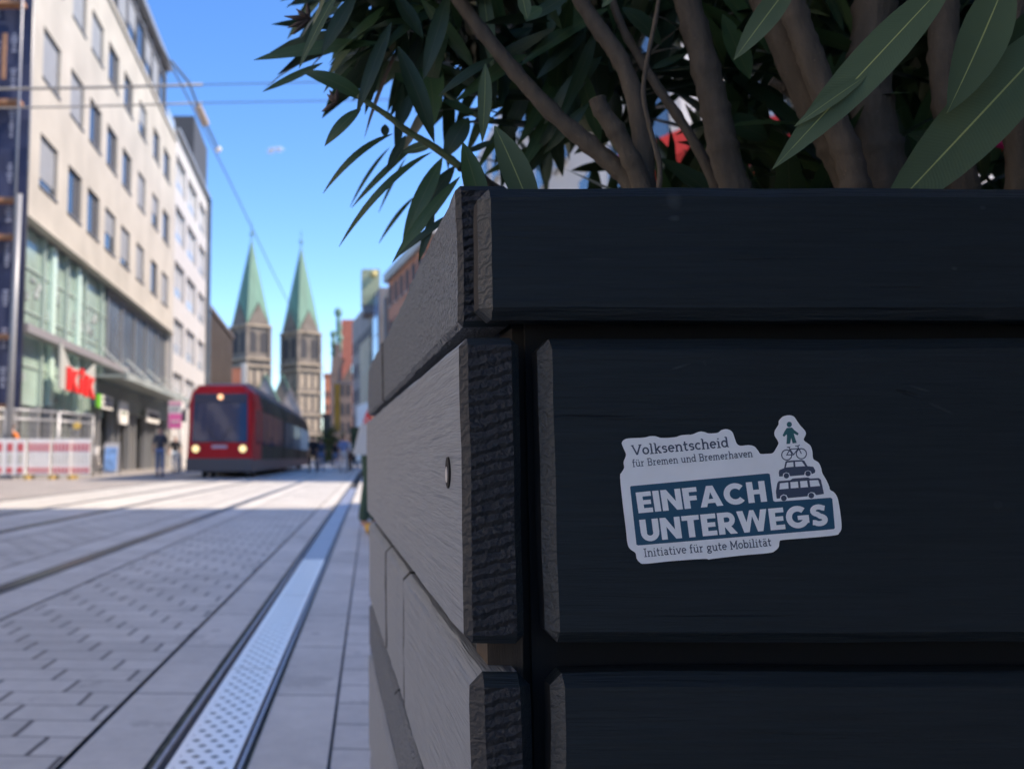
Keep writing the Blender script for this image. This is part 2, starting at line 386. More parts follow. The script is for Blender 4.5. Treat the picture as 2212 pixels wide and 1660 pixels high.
inside = math_node(t, 'LESS_THAN', math_node(t, 'ABSOLUTE', sp.outputs[0]), .060)
hole = math_node(t, 'MULTIPLY', hole, inside)
nz = N(t, 'ShaderNodeTexNoise'); nz.inputs['Scale'].default_value = 25; t.links.new(tc.outputs['Object'], nz.inputs['Vector'])
cz = mix_col(t, nz.outputs[0], (.88, .93, .93), (.97, .98, .97))
t.links.new(mix_col(t, hole, cz, (.06, .07, .06)), b.inputs['Base Color'])
bp = N(t, 'ShaderNodeBump'); bp.inputs['Distance'].default_value = .004; bp.inputs['Strength'].default_value = .6; bp.invert = True
t.links.new(hole, bp.inputs['Height']); t.links.new(bp.outputs[0], b.inputs['Normal'])
M_frame = mat('drain_frame_steel', (.34, .36, .42), .4, .5, var=.2, vscale=40)
dr = thing('drainage_channel', 'long narrow street drain with pale perforated metal grates between stone slabs', 'drain', rz=GROT)
dr.location = Matrix.Rotation(GROT, 3, 'Z') @ Vector((-.376, 0, 0))
lboxpart('channel', mat('channel_dark', (.02, .02, .02), .9), dr, (-.115, .10, -12, 120, -.20, -.05))
lboxpart('channel_frame', M_frame, dr, (-.102, -.094, -12, 120, -.05, .005), (.084, .092, -12, 120, -.05, .005))
lboxpart('mortar_joint', mat('mossy_joint', (.07, .075, .055), .95, var=.6, vscale=22), dr, (-.126, -.104, -12, 120, -.05, -.004), (.094, .104, -12, 120, -.05, -.003))
gy = -1.9
for k in range(14):
    lboxpart('grate', M_zinc if k < 5 else M_frame, dr, (-.075, .072, gy + .004, gy + 1.70, -.03, .002)); gy += 1.708  # far grates: weaker reflection put into a darker steel

# ------------------------------------------------------------------ the planter
pl = thing('wooden_planter', 'large dark grey wooden plank planter with sticker filling right half of view', 'planter', (.07, .5, 0))
def zf(py, Y=.497): return at(1200, py, Y).z
PX1, PY1 = 1.30, 1.66
YF = .497
zr = [(zf(688), zf(400)), (zf(1392), zf(728)), (zf(2040), zf(1456))]
zb = zr[-1][0]
zr += [(zb - .075, zb - .008), (zb - .235, zb - .088), (.03, zb - .250)]
xf = [at(1042, 800, YF).x, at(1169, 800, YF).x, at(1177, 800, YF).x, .080, .109, .080]
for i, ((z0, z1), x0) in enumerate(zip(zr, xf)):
    plank('front_plank', [M_front, M_gapshade, M_chamf, M_front], pl, x0, PX1, YF + .0015 * (i % 2), YF + .027, z0, z1, .0062, .0006, 24, end_axis=0, seed=i)  # left ends coloured black for the shade in the corner gap
sx = [.0722, .0690, .0722, .0715, .070, .0715]
ys = [.525, .4955, .4965, .523, .497, .523]
joints = [[.83, 1.25], [1.22], [.93, 1.2], [1.05], [.9], [1.1]]
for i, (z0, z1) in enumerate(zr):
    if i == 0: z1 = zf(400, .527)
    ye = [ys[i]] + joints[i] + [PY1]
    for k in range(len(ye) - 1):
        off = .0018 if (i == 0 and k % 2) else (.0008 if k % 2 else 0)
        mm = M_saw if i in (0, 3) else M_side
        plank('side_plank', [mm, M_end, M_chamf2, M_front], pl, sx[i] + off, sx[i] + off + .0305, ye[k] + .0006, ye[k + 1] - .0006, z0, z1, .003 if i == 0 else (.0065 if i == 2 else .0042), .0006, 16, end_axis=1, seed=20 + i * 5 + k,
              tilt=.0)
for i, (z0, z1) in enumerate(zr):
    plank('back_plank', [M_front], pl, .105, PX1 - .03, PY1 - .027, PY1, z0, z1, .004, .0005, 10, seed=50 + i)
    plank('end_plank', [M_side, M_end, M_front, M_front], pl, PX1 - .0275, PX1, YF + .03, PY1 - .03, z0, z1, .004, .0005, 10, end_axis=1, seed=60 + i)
M_postshade = mat('corner_post_shaded', (.016, .014, .013), .9)  # near-black tone stands in for shade in the corner gap
for i in (1, 2):
    boxpart('spacer_block', M_rawwood, pl, (.080, .1055, .519, .556, zr[i + 1][1] + .0004, zr[i][0] - .0004) if False else (.084, .1025, .519, .556, zr[i + 1][1] - .012, zr[i][0] + .012))
for x, y in ((.1030, .530), (.1030, PY1 - .075), (PX1 - .072, .530), (PX1 - .072, PY1 - .075)):
    boxpart('corner_post', M_postshade, pl, (x, x + (.042 if x > .5 or y > 1 else .019), y + .004, y + .042, .02, zr[0][1] - .03))
boxpart('gap_shade_sheet', M_gapshade, pl, (.1425, .1465, .545, PY1 - .09, .05, zr[0][1] - .02), (PX1 - .08, PX1 - .076, .545, PY1 - .09, .05, zr[0][1] - .02),
        (.1086, PX1 - .03, .5263, .5300, .05, zr[0][1] - .02), (.1465, PX1 - .08, PY1 - .094, PY1 - .09, .05, zr[0][1] - .02))  # added black sheets close the gaps where only shade shows
boxpart('soil', M_soil, pl, (.147, PX1 - .081, .546, PY1 - .095, .2, zr[0][1] - .045))
# countersunk screw in the side plank
sc_p = atX(968, 1020, .0688)
b = MB(); b.tube([(sc_p.x - .0006, sc_p.y, sc_p.z), (sc_p.x + .004, sc_p.y, sc_p.z)], .0088, 20)
scw = b.build('screw_hole', mat('hole_dark', (.006, .006, .006), .9), pl)
b = MB(); b.tube([(sc_p.x - .0010, sc_p.y + .001, sc_p.z - .0012), (sc_p.x + .001, sc_p.y + .001, sc_p.z - .0012)], .0046, 12)
b.build('screw_head', mat('screw_steel', (.6, .6, .6), .3, 1), scw)

# ------------------------------------------------------------------ the sticker (drawn in its own flat plane on the second plank)
def S(sx_, sy_, lift=0):
    p = at((1700 + sx_ * .33454) * .76092, (1140 + sy_ * .33454) * .76092, YF + .0015 - .0009)
    p.y -= .0004 + lift
    return p
st = thing('sticker', 'white die cut sticker with teal lettering and stacked traffic icons on planter plank', 'sticker', tuple(S(1100, 760)))
M_white = mat('sticker_white', (.88, .90, .92), .38, var=.04, vscale=60)
M_teal = mat('sticker_teal', (.018, .085, .155), .4)
M_navy = mat('sticker_ink', (.055, .075, .125), .4)
M_teal2 = mat('icon_teal', (.03, .13, .15), .4)
def catmull(pts, n=5):
    out = []; L = len(pts)
    for i in range(L):
        p0, p1, p2, p3 = pts[i - 1], pts[i], pts[(i + 1) % L], pts[(i + 2) % L]
        for k in range(n):
            t_ = k / n
            out.append(tuple(.5 * (2 * p1[a] + (p2[a] - p0[a]) * t_ + (2 * p0[a] - 5 * p1[a] + 4 * p2[a] - p3[a]) * t_ ** 2 + (3 * p1[a] - p0[a] - 3 * p2[a] + p3[a]) * t_ ** 3) for a in (0, 1)))
    return out
outline = [(192, 350), (215, 320), (260, 309), (380, 303), (430, 291), (480, 292), (530, 306), (640, 300), (690, 285), (740, 279), (790, 276), (850, 253), (890, 255), (930, 268),
           (1005, 262), (1040, 238), (1090, 233), (1130, 258), (1150, 310), (1168, 355), (1200, 372), (1270, 367), (1315, 378), (1345, 410), (1368, 440), (1420, 440), (1472, 434), (1500, 395), (1520, 355),
           (1512, 325), (1488, 285), (1490, 245), (1520, 195), (1525, 160), (1560, 125), (1610, 114), (1650, 125), (1680, 165), (1705, 200), (1745, 245), (1752, 275), (1735, 315),
           (1745, 335), (1790, 370), (1808, 420), (1812, 470), (1822, 490), (1860, 515), (1882, 560), (1893, 605), (1925, 660), (1950, 715), (1958, 745), (1990, 765), (2015, 800), (2030, 850), (2050, 980),
           (2055, 1070), (2035, 1110), (2000, 1130), (1800, 1150), (1560, 1170), (1530, 1185), (1522, 1230), (1490, 1262), (1440, 1280), (1200, 1302), (960, 1330), (930, 1336), (880, 1330), (600, 1350), (390, 1372), (345, 1360), (318, 1325), (308, 1280),
           (262, 1245), (240, 1195), (225, 1060), (200, 860), (178, 640), (190, 600), (212, 560), (208, 510), (228, 450), (210, 400)]
def flat(name, polys, m, parent, lift, dz=0):
    """polygons in sticker pixels; each one lifted a hair more than the last"""
    b = MB()
    for i, P in enumerate(polys):
        pts = [S(x, y, lift + dz * i) for x, y in P]
        n = (pts[1] - pts[0]).cross(pts[2] - pts[1])
        b.poly(pts)
    return b.build(name, m, parent)
b = MB(); pts = [S(x, y, 0) for x, y in catmull(outline, 4)]
bm = bmesh.new(); vs = [bm.verts.new(p) for p in pts]; fc = bm.faces.new(vs)
ex = bmesh.ops.extrude_face_region(bm, geom=[fc]); 
for v_ in [e for e in ex['geom'] if isinstance(e, bmesh.types.BMVert)]: v_.co.y -= .00012
bmesh.ops.triangulate(bm, faces=bm.faces[:]); bmesh.ops.recalc_face_normals(bm, faces=bm.faces[:])
me = bpy.data.meshes.new('backing'); bm.to_mesh(me); bm.free(); me.materials.append(M_white)
link('backing', me, st)
L1 = .00012
flat('teal_panel', [[(262, 722), (270, 714), (1430, 606), (1446, 612), (1476, 838), (1492, 846), (1960, 812), (1976, 820), (1998, 1068), (1988, 1078), (330, 1216), (316, 1208)]], M_teal, st, L1 + .00005)
fnt = None
def text_mesh(txt, off=0.0):
    cu = bpy.data.curves.new('lettering', 'FONT'); cu.body = txt; cu.size = 1; cu.fill_mode = 'FRONT'; cu.offset = off; cu.resolution_u = 4
    o = bpy.data.objects.new('lettering', cu); C.objects.link(o)
    dg = bpy.context.evaluated_depsgraph_get(); me = bpy.data.meshes.new_from_object(o.evaluated_get(dg))
    bpy.data.objects.remove(o); bpy.data.curves.remove(cu)
    return me
def fit_text(name, txt, quad, m, parent, mapper, off=0.0):
    """lettering stretched into a quad of corners TL, TR, BR, BL (cap height of the word) through mapper(x, y)"""
    me = text_mesh(txt, off)
    xs = [v.co.x for v in me.vertices]; ys_ = [v.co.y for v in me.vertices]
    x0, x1, y0, y1 = min(xs), max(xs), min(ys_), max(ys_)
    TL, TR, BR, BL = [Vector(q) for q in quad]
    for v in me.vertices:
        a = (v.co.x - x0) / (x1 - x0); d = 1 - (v.co.y - y0) / (y1 - y0)
        q = (TL * (1 - a) + TR * a) * (1 - d) + (BL * (1 - a) + BR * a) * d
        v.co = mapper(q.x, q.y)
    me.materials.clear(); me.materials.append(m); me.name = name
    return link(name, me, parent)
# heavy geometric capitals drawn stroke by stroke in a 0..1 box (width given)
def arc(cx, cy, rx, ry, a0, a1, n=14):
    return [(cx + rx * math.cos(R(a0 + (a1 - a0) * k / n)), cy + ry * math.sin(R(a0 + (a1 - a0) * k / n))) for k in range(n + 1)]
def stroke(pts, wd, closed=False):
    """polyline to quads with mitred joins"""
    P = []
    for p in pts:
        if not P or (Vector(p) - P[-1]).length > 1e-4: P.append(Vector(p))
    if (P[0] - P[-1]).length < 1e-4: P.pop(); closed = True
    n = len(P); L = []; Rr = []
    for i in range(n):
        a = P[i] - P[i - 1] if (i > 0 or closed) else P[1] - P[0]
        c = P[(i + 1) % n] - P[i] if (i < n - 1 or closed) else P[i] - P[i - 1]
        a = a.normalized(); c = c.normalized()
        na = Vector((-a.y, a.x)); nc = Vector((-c.y, c.x)); m_ = (na + nc)
        if m_.length < 1e-4: m_ = na
        m_.normalize(); k = wd / 2 / max(.35, m_.dot(na))
        L.append(P[i] + m_ * k); Rr.append(P[i] - m_ * k)
    out = []
    for i in range(n if closed else n - 1):
        j = (i + 1) % n; out.append([tuple(L[i]), tuple(L[j]), tuple(Rr[j]), tuple(Rr[i])])
    return out
T = .27
def glyph(ch):
    h = T / 2
    r = lambda x0, y0, x1, y1: [(x0, y0), (x1, y0), (x1, y1), (x0, y1)]
    if ch == 'E': return .64, [r(0, 0, T, 1), r(T, .78, .64, 1), r(T, .395, .60, .605), r(T, 0, .64, .22)]
    if ch == 'F': return .62, [r(0, 0, T, 1), r(T, .78, .62, 1), r(T, .38, .58, .6)]
    if ch == 'I': return .27, [r(0, 0, T, 1)]
    if ch == 'N': return .86, [r(0, 0, .25, 1), r(.61, 0, .86, 1), [(.25, 1), (.25, .58), (.61, 0), (.61, .42)]]
    if ch == 'H': return .80, [r(0, 0, T, 1), r(.8 - T, 0, .8, 1), r(T, .39, .8 - T, .61)]
    if ch == 'T': return .74, [r(0, .78, .74, 1), r(.37 - h, 0, .37 + h, .78)]
    if ch == 'A': return .98, [[(0, 0), (.28, 0), (.49, .70), (.49, 1), (.35, 1)], [(.98, 0), (.70, 0), (.49, .70), (.49, 1), (.63, 1)], r(.27, .17, .71, .37)]
    if ch == 'W': return 1.30, [[(0, 1), (.27, 1), (.47, .12), (.40, 0), (.24, 0)], [(.24, 0), (.47, 0), (.65, .72), (.65, 1), (.56, 1)], [(1.06, 0), (.83, 0), (.65, .72), (.65, 1), (.74, 1)], [(1.30, 1), (1.03, 1), (.83, .12), (.90, 0), (1.06, 0)]]
    if ch == 'U': return .80, [r(0, .38, T, 1), r(.8 - T, .38, .8, 1)] + stroke([(h, .39)] + arc(.4, .38, .4 - h, .38 - .115, 180, 360) + [(.8 - h, .39)], .255)
    if ch == 'C': return .94, stroke(arc(.5, .5, .37, .385, 42, 318, 22), .26)
    if ch == 'G': return .98, stroke(arc(.5, .5, .37, .385, 45, 335, 22), .26) + [r(.5, .36, .98, .56), r(.75, .2, .98, .40)]
    if ch == 'R': return .76, [r(0, 0, T, 1)] + stroke([(.25, .885), (.42, .885)] + arc(.42, .66, .205, .225, 90, -90, 10) + [(.25, .435)], .23) + [[(.26, .36), (.52, .40), (.80, 0), (.49, 0)]]
    if ch == 'S': return .72, stroke([(.64, .80)] + arc(.36, .715, .235, .17, 40, 255, 10) + arc(.36, .285, .24, .17, 78, -140, 12) + [(.06, .19)], .235)
def word(name, txt, TL, TR, BL, m, lift, gap=.075):
    W = sum(glyph(c)[0] for c in txt) + gap * (len(txt) - 1); x = 0; polys = []
    for c in txt:
        gw, gp = glyph(c)
        for P in gp:
            q = []
            for (a, h_) in P:
                s_ = (x + a) / W; d = 1 - h_
                q.append((TL[0] + (TR[0] - TL[0]) * s_ + (BL[0] - TL[0]) * d, TL[1] + (TR[1] - TL[1]) * s_ + (BL[1] - TL[1]) * d))
            polys.append(q)
        x += gw + gap
    return flat(name, polys, m, st, lift, .0000012)
word('lettering_einfach', 'EINFACH', (308, 768), (1398, 668), (334, 944), M_white, L1 + .00010)
word('lettering_unterwegs', 'UNTERWEGS', (338, 1000), (1920, 862), (362, 1184), M_white, L1 + .00010)
# small slab lettering
SL = {  # x-height .68, width, strokes, serifs (horizontal bars)
 'V': (.9, [[(.0 + .08, 1), (.42, 0)], [(.82, 1), (.42, 0)]], [(-.05, 1, .22), (.66, 1, .95)]),
 'o': (.62, [arc(.31, .34, .25, .31, 0, 360)], []),
 'l': (.36, [[(.18, 0), (.18, 1.04)]], [(.0, 0, .36), (.02, 1.04, .18)]),
 'k': (.66, [[(.16, 0), (.16, 1.04)], [(.16, .28), (.50, .64)], [(.28, .4), (.56, .02)]], [(.0, 0, .30), (.02, 1.04, .16), (.42, .66, .64), (.42, 0, .68)]),
 's': (.52, [[(.45, .52)] + arc(.26, .50, .17, .14, 40, 250, 8) + arc(.26, .19, .18, .16, 80, -140, 8)], []),
 'e': (.60, [[(.06, .36), (.54, .36)] + arc(.31, .34, .24, .31, 5, 315, 14)], []),
 'n': (.72, [[(.16, 0), (.16, .66)], [(.16, .45)] + arc(.38, .45, .2, .2, 180, 0, 8) + [(.58, 0)]], [(.0, 0, .30), (.02, .66, .16), (.45, 0, .72)]),
 't': (.46, [[(.19, .95), (.19, .14), (.27, .03), (.42, .05)], [(.02, .64), (.42, .64)]], []),
 'c': (.55, [arc(.31, .34, .24, .31, 45, 315, 14)], []),
 'h': (.72, [[(.16, 0), (.16, 1.04)], [(.16, .45)] + arc(.38, .45, .2, .2, 180, 0, 8) + [(.58, 0)]], [(.0, 0, .30), (.02, 1.04, .16), (.45, 0, .72)]),
 'i': (.36, [[(.18, 0), (.18, .66)], [(.18, .86), (.18, .98)]], [(.0, 0, .36), (.02, .66, .18)]),
 'd': (.68, [arc(.30, .34, .24, .31, 0, 360), [(.54, 0), (.54, 1.04)]], [(.40, 1.04, .54), (.54, 0, .68)]),
 'f': (.42, [[(.17, 0), (.17, .84)] + arc(.30, .84, .13, .17, 180, 40, 6), [(.02, .64), (.38, .64)]], [(.02, 0, .34)]),
 'u': (.72, [[(.14, .66), (.14, .22)] + arc(.34, .22, .2, .2, 180, 360, 8) + [(.56, .66)], [(.56, .66), (.56, 0)]], [(.0, .66, .14), (.42, .66, .56), (.56, 0, .70)]),
 'r': (.52, [[(.17, 0), (.17, .66)], [(.17, .42), (.28, .60), (.46, .64)]], [(.0, 0, .36), (.02, .66, .17)]),
 'B': (.76, [[(.16, 0), (.16, 1)], [(.16, 1), (.42, 1)] + arc(.44, .76, .19, .23, 80, -80, 8) + [(.16, .53)], [(.44, .53)] + arc(.46, .265, .22, .26, 85, -85, 8) + [(.16, 0)]], [(.0, 0, .2), (.0, 1, .2)]),
 'm': (1.06, [[(.16, 0), (.16, .66)], [(.16, .45)] + arc(.34, .45, .18, .2, 180, 0, 8) + [(.52, 0)], [(.52, .45)] + arc(.70, .45, .18, .2, 180, 0, 8) + [(.90, 0)]], [(.0, 0, .30), (.02, .66, .16), (.41, 0, .64), (.78, 0, 1.04)]),
 'a': (.62, [[(.10, .56), (.28, .66), (.46, .56), (.46, .06), (.60, .02)], arc(.28, .2, .18, .18, 0, 360, 10)], []),
 'v': (.66, [[(.08, .66), (.33, 0)], [(.58, .66), (.33, 0)]], [(-.02, .66, .2), (.46, .66, .68)]),
 'I': (.40, [[(.2, 0), (.2, 1)]], [(.02, 0, .38), (.02, 1, .38)]),
 'g': (.64, [arc(.28, .42, .2, .22, 0, 360, 12), [(.44, .56), (.60, .64)], arc(.30, -.10, .24, .15, 0, 360, 12), [(.18, .22), (.16, .06)]], []),
 'M': (1.0, [[(.14, 0), (.14, 1)], [(.14, 1), (.5, .2)], [(.86, 1), (.5, .2)], [(.86, 0), (.86, 1)]], [(0, 0, .30), (0, 1, .16), (.70, 0, 1), (.84, 1, 1)]),
 'b': (.66, [arc(.36, .34, .24, .31, 0, 360), [(.12, 0), (.12, 1.04)]], [(-.02, 1.04, .12)]),
 ' ': (.34, [], [])}
SL['\u00fc'] = (SL['u'][0], SL['u'][1] + [[(.22, .86), (.22, .98)], [(.46, .86), (.46, .98)]], SL['u'][2])
SL['\u00e4'] = (SL['a'][0], SL['a'][1] + [[(.18, .86), (.18, .98)], [(.40, .86), (.40, .98)]], SL['a'][2])
def slab(name, txt, L0, L1_, capvec, m, lift, wd=.135):
    """baseline from L0 to L1_, cap height vector capvec"""
    W = sum(SL[c][0] for c in txt) + .06 * len(txt); x = 0; polys = []
    bx, by = L1_[0] - L0[0], L1_[1] - L0[1]
    mp_ = lambda a, h_: (L0[0] + bx * a / W + capvec[0] * h_, L0[1] + by * a / W + capvec[1] * h_)
    for c in txt:
        gw, ss, se = SL[c]
        for p_ in ss:
            for q in stroke([(x + a, h_) for a, h_ in p_], wd): polys.append([mp_(a, h_) for a, h_ in q])
        for (a0, h_, a1) in se: polys.append([mp_(x + a, y_) for a, y_ in ((a0, h_ - .05), (a1, h_ - .05), (a1, h_ + .05), (a0, h_ + .05))])
        x += gw + .06
    return flat(name, polys, m, st, lift, .0000006)
LT = L1 + .00004
slab('lettering_heading', 'Volksentscheid', (285, 452), (1105, 380), (-12, -80), M_navy, LT, .15)
slab('lettering_subheading', 'f\u00fcr Bremen und Bremerhaven', (285, 550), (1305, 464), (-8, -58), M_navy, LT, .13)
slab('lettering_footer', 'Initiative f\u00fcr gute Mobilit\u00e4t', (383, 1312), (1465, 1218), (-9, -66), M_navy, LT, .13)
# icons: walker, bicycle, car, bus
walker = [[(x, y) for x, y in arc(1612, 192, 22, 23, 0, 360, 16)][:-1],
          [(1590, 222), (1634, 218), (1655, 240), (1692, 268), (1682, 284), (1650, 268), (1655, 290), (1675, 348), (1640, 352), (1628, 305), (1618, 355), (1588, 357), (1592, 295), (1590, 275), (1568, 296), (1555, 286), (1570, 252)]]
flat('icon_walker', walker, M_teal2, st, LT, .000001)
def ring(cx, cy, r_, wd): return stroke(arc(cx, cy, r_, r_, 0, 348, 22), wd, True)
bike = ring(1590, 450, 43, 9) + ring(1714, 440, 43, 9)
for s_ in ([(1590, 450), (1618, 402), (1686, 396), (1648, 448), (1590, 450)], [(1606, 385), (1648, 448)], [(1714, 440), (1682, 376), (1662, 374)], [(1592, 386), (1620, 384)], [(1682, 376), (1700, 366)]):
    bike += stroke(s_, 8)
flat('icon_bicycle', bike, M_navy, st, LT, .000001)
car = [[(1522, 600), (1528, 578), (1568, 562), (1580, 505), (1592, 500), (1720, 492), (1740, 500), (1766, 545), (1815, 550), (1832, 580), (1830, 600), (1802, 612), (1795, 590), (1770, 580), (1745, 592), (1738, 620),
        (1618, 630), (1610, 605), (1585, 597), (1560, 608), (1556, 632), (1526, 632)]]
flat('icon_car', car, M_navy, st, LT)
flat('icon_car_window', [[(1592, 515), (1645, 510), (1648, 550), (1582, 556)], [(1660, 508), (1718, 505), (1746, 545), (1664, 550)]], M_white, st, LT + .00004)
flat('icon_car_wheel', [arc(1587, 626, 23, 23, 0, 345, 14), arc(1770, 608, 23, 23, 0, 345, 14)], M_navy, st, LT + .00004, .000001)
bus = [[(1510, 690), (1522, 672), (1620, 664), (1640, 650), (1770, 640), (1790, 650), (1862, 646), (1880, 660), (1906, 780), (1840, 790), (1822, 768), (1795, 764), (1772, 778), (1766, 800), (1600, 815), (1588, 790), (1562, 783), (1538, 796), (1532, 818), (1505, 820), (1498, 760)]]
flat('icon_bus', bus, M_navy, st, LT)
flat('icon_bus_window', [[(1532, 690), (1602, 682), (1606, 735), (1528, 742)], [(1620, 680), (1684, 675), (1690, 728), (1624, 733)], [(1702, 672), (1762, 668), (1770, 722), (1708, 727)], [(1782, 666), (1856, 662), (1872, 712), (1790, 720)]], M_white, st, LT + .00004, .000001)
flat('icon_bus_wheel', [arc(1565, 816, 24, 24, 0, 345, 14), arc(1798, 794, 24, 24, 0, 345, 14)], M_navy, st, LT + .00004, .000001)

# ------------------------------------------------------------------ oleanders
def leaf_mat(name, base, rib, ribw, rough=.36):
    m = bpy.data.materials.new(name); m.use_nodes = True; t = m.node_tree; b = t.nodes['Principled BSDF']
    b.inputs['Roughness'].default_value = rough; b.inputs['Specular IOR Level'].default_value = .4
    uv = N(t, 'ShaderNodeUVMap'); sp = N(t, 'ShaderNodeSeparateXYZ'); t.links.new(uv.outputs[0], sp.inputs[0])
    d = math_node(t, 'ABSOLUTE', math_node(t, 'SUBTRACT', sp.outputs[0], .5))
    rb = math_node(t, 'LESS_THAN', d, ribw)
    oi = N(t, 'ShaderNodeTexCoord'); nz = N(t, 'ShaderNodeTexNoise'); nz.inputs['Scale'].default_value = 9; nz.inputs['Detail'].default_value = 5
    t.links.new(oi.outputs['Object'], nz.inputs['Vector'])
    wv = N(t, 'ShaderNodeTexWave'); wv.bands_direction = 'Y'; wv.inputs['Scale'].default_value = 26; wv.inputs['Distortion'].default_value = .6
    cmb = N(t, 'ShaderNodeCombineXYZ'); t.links.new(math_node(t, 'ADD', sp.outputs[1], math_node(t, 'MULTIPLY', d, -.12)), cmb.inputs[1]); t.links.new(cmb.outputs[0], wv.inputs['Vector'])
    c = mix_col(t, nz.outputs[0], tuple(x * .6 for x in base), tuple(x * 1.4 for x in base))
    c = mix_col(t, math_node(t, 'MULTIPLY', wv.outputs['Fac'], .05), c, tuple(x * 1.9 for x in base))
    c = mix_col(t, rb, c, rib)
    t.links.new(c, b.inputs['Base Color'])
    bp = N(t, 'ShaderNodeBump'); bp.inputs['Strength'].default_value = .10; bp.inputs['Distance'].default_value = .001
    t.links.new(wv.outputs['Fac'], bp.inputs['Height']); t.links.new(bp.outputs[0], b.inputs['Normal'])
    tr = N(t, 'ShaderNodeBsdfTranslucent'); t.links.new(c, tr.inputs[0])
    mx = N(t, 'ShaderNodeMixShader'); mx.inputs[0].default_value = .12
    t.links.new(b.outputs[0], mx.inputs[1]); t.links.new(tr.outputs[0], mx.inputs[2])
    t.links.new(mx.outputs[0], t.nodes['Material Output'].inputs[0])
    return m
M_leaf = leaf_mat('oleander_leaf', (.050, .095, .038), (.10, .13, .055), .022)
M_leafd = leaf_mat('oleander_leaf_dark', (.025, .048, .023), (.06, .07, .04), .022)
M_leafg = leaf_mat('oleander_leaf_pale', (.088, .132, .072), (.40, .46, .18), .014, .5)
class Leaves:
    def __init__(s): s.v = []; s.f = []; s.uv = []; s.mi = []
    def add(s, base, tip, wd, face, bow=0, mi=0, n=9, fold=.18, twist=0):
        base, tip = Vector(base), Vector(tip); ax = tip - base; L = ax.length; a = ax.normalized()
        face = Vector(face); face = (face - a * face.dot(a))
        if face.length < 1e-5: face = a.orthogonal()
        face.normalize(); side = a.cross(face)
        i0 = len(s.v)
        for k in range(n + 1):
            u = k / n
            prof = (4 * u * (1 - u)) ** .9 * (1.14 - .22 * u) if 0 < u < 1 else 0
            hw = max(wd * .5 * prof * 1.06, wd * .03)
            if k == n: hw = 0.0002
            c = base + ax * u + face * bow * 4 * u * (1 - u) + side * 0
            tw = twist * u; fs = side * math.cos(tw) + face * math.sin(tw); ff = face * math.cos(tw) - side * math.sin(tw)
            s.v += [tuple(c - fs * hw + ff * hw * fold), tuple(c), tuple(c + fs * hw + ff * hw * fold)]
        for k in range(n):
            r0, r1 = i0 + 3 * k, i0 + 3 * k + 3
            for j in (0, 1):
                s.f.append((r0 + j, r0 + j + 1, r1 + j + 1, r1 + j)); s.mi.append(mi)
                u0, u1 = k / n, (k + 1) / n; x0, x1 = j * .5, j * .5 + .5
                s.uv += [(x0, u0), (x1, u0), (x1, u1), (x0, u1)]
    def build(s, name, mats, parent):
        me = bpy.data.meshes.new(name); me.from_pydata(s.v, [], s.f)
        for m in mats: me.materials.append(m)
        me.polygons.foreach_set('material_index', s.mi); me.polygons.foreach_set('use_smooth', [True] * len(s.f))
        uvl = me.uv_layers.new(name='UVMap'); uvl.data.foreach_set('uv', [c for q in s.uv for c in q])
        me.update(); return link(name, me, parent)
LM = [M_leaf, M_leafd, M_leafg]
def bark():
    m = bpy.data.materials.new('oleander_bark'); m.use_nodes = True; t = m.node_tree; b = t.nodes['Principled BSDF']
    b.inputs['Roughness'].default_value = .75
    tc = N(t, 'ShaderNodeTexCoord'); mp = N(t, 'ShaderNodeMapping'); mp.inputs['Scale'].default_value = (1, 1, .35); t.links.new(tc.outputs['Object'], mp.inputs[0])
    n = N(t, 'ShaderNodeTexNoise'); n.inputs['Scale'].default_value = 75; n.inputs['Detail'].default_value = 10; n.inputs['Roughness'].default_value = .68; t.links.new(mp.outputs[0], n.inputs['Vector'])
    vo = N(t, 'ShaderNodeTexVoronoi'); vo.inputs['Scale'].default_value = 160; t.links.new(tc.outputs['Object'], vo.inputs['Vector'])
    c = mix_col(t, n.outputs[0], (.016, .014, .011), (.125, .106, .084))
    c = mix_col(t, math_node(t, 'LESS_THAN', vo.outputs[0], .10), c, (.12, .095, .075))
    t.links.new(c, b.inputs['Base Color'])
    bp = N(t, 'ShaderNodeBump'); bp.inputs['Strength'].default_value = 1; bp.inputs['Distance'].default_value = .004
    t.links.new(n.outputs[0], bp.inputs['Height']); t.links.new(bp.outputs[0], b.inputs['Normal'])
    return m
M_bark = bark()
M_twig = mat('oleander_green_twig', (.09, .12, .05), .6, var=.3, vscale=40)
def spline(pts, n=5):
    P = [Vector(p) for p in pts]; out = []
    for i in range(len(P) - 1):
        p0, p1, p2, p3 = P[max(i - 1, 0)], P[i], P[i + 1], P[min(i + 2, len(P) - 1)]
        for k in range(n):
            t_ = k / n
            out.append(.5 * (2 * p1 + (p2 - p0) * t_ + (2 * p0 - 5 * p1 + 4 * p2 - p3) * t_ ** 2 + (3 * p1 - p0 - 3 * p2 + p3) * t_ ** 3))
    out.append(P[-1]); return out
def stem(name, pix, Y, wpx, parent, m, seed=0, taper=.75):
    """a woody stem through picture points at depth Y (Y may be a pair base..top), nodes every few cm"""
    Y0, Y1 = Y if hasattr(Y, '__len__') else (Y, Y)
    n = len(pix); P = [at(px, py, Y0 + (Y1 - Y0) * i / (n - 1)) for i, (px, py) in enumerate(pix)]
    q = spline(P, 7); r0 = wpx / 2100 * Y0 / 2; rs = []
    rg = random.Random(seed)
    for i in range(len(q)):
        u = i / (len(q) - 1); k = 1 + (.13 if i % 6 == 3 else 0) + rg.uniform(-.06, .06)
        rs.append(r0 * (1 - (1 - taper) * u) * k)
    b = MB(); b.tube(q, rs, 12); return b.build(name, m, parent, True)
ol1 = thing('oleander', 'bushy dark green oleander leaning out over the planter corner above the street', 'shrub', (.40, .80, .78), 0, 'oleanders in the wooden planter')
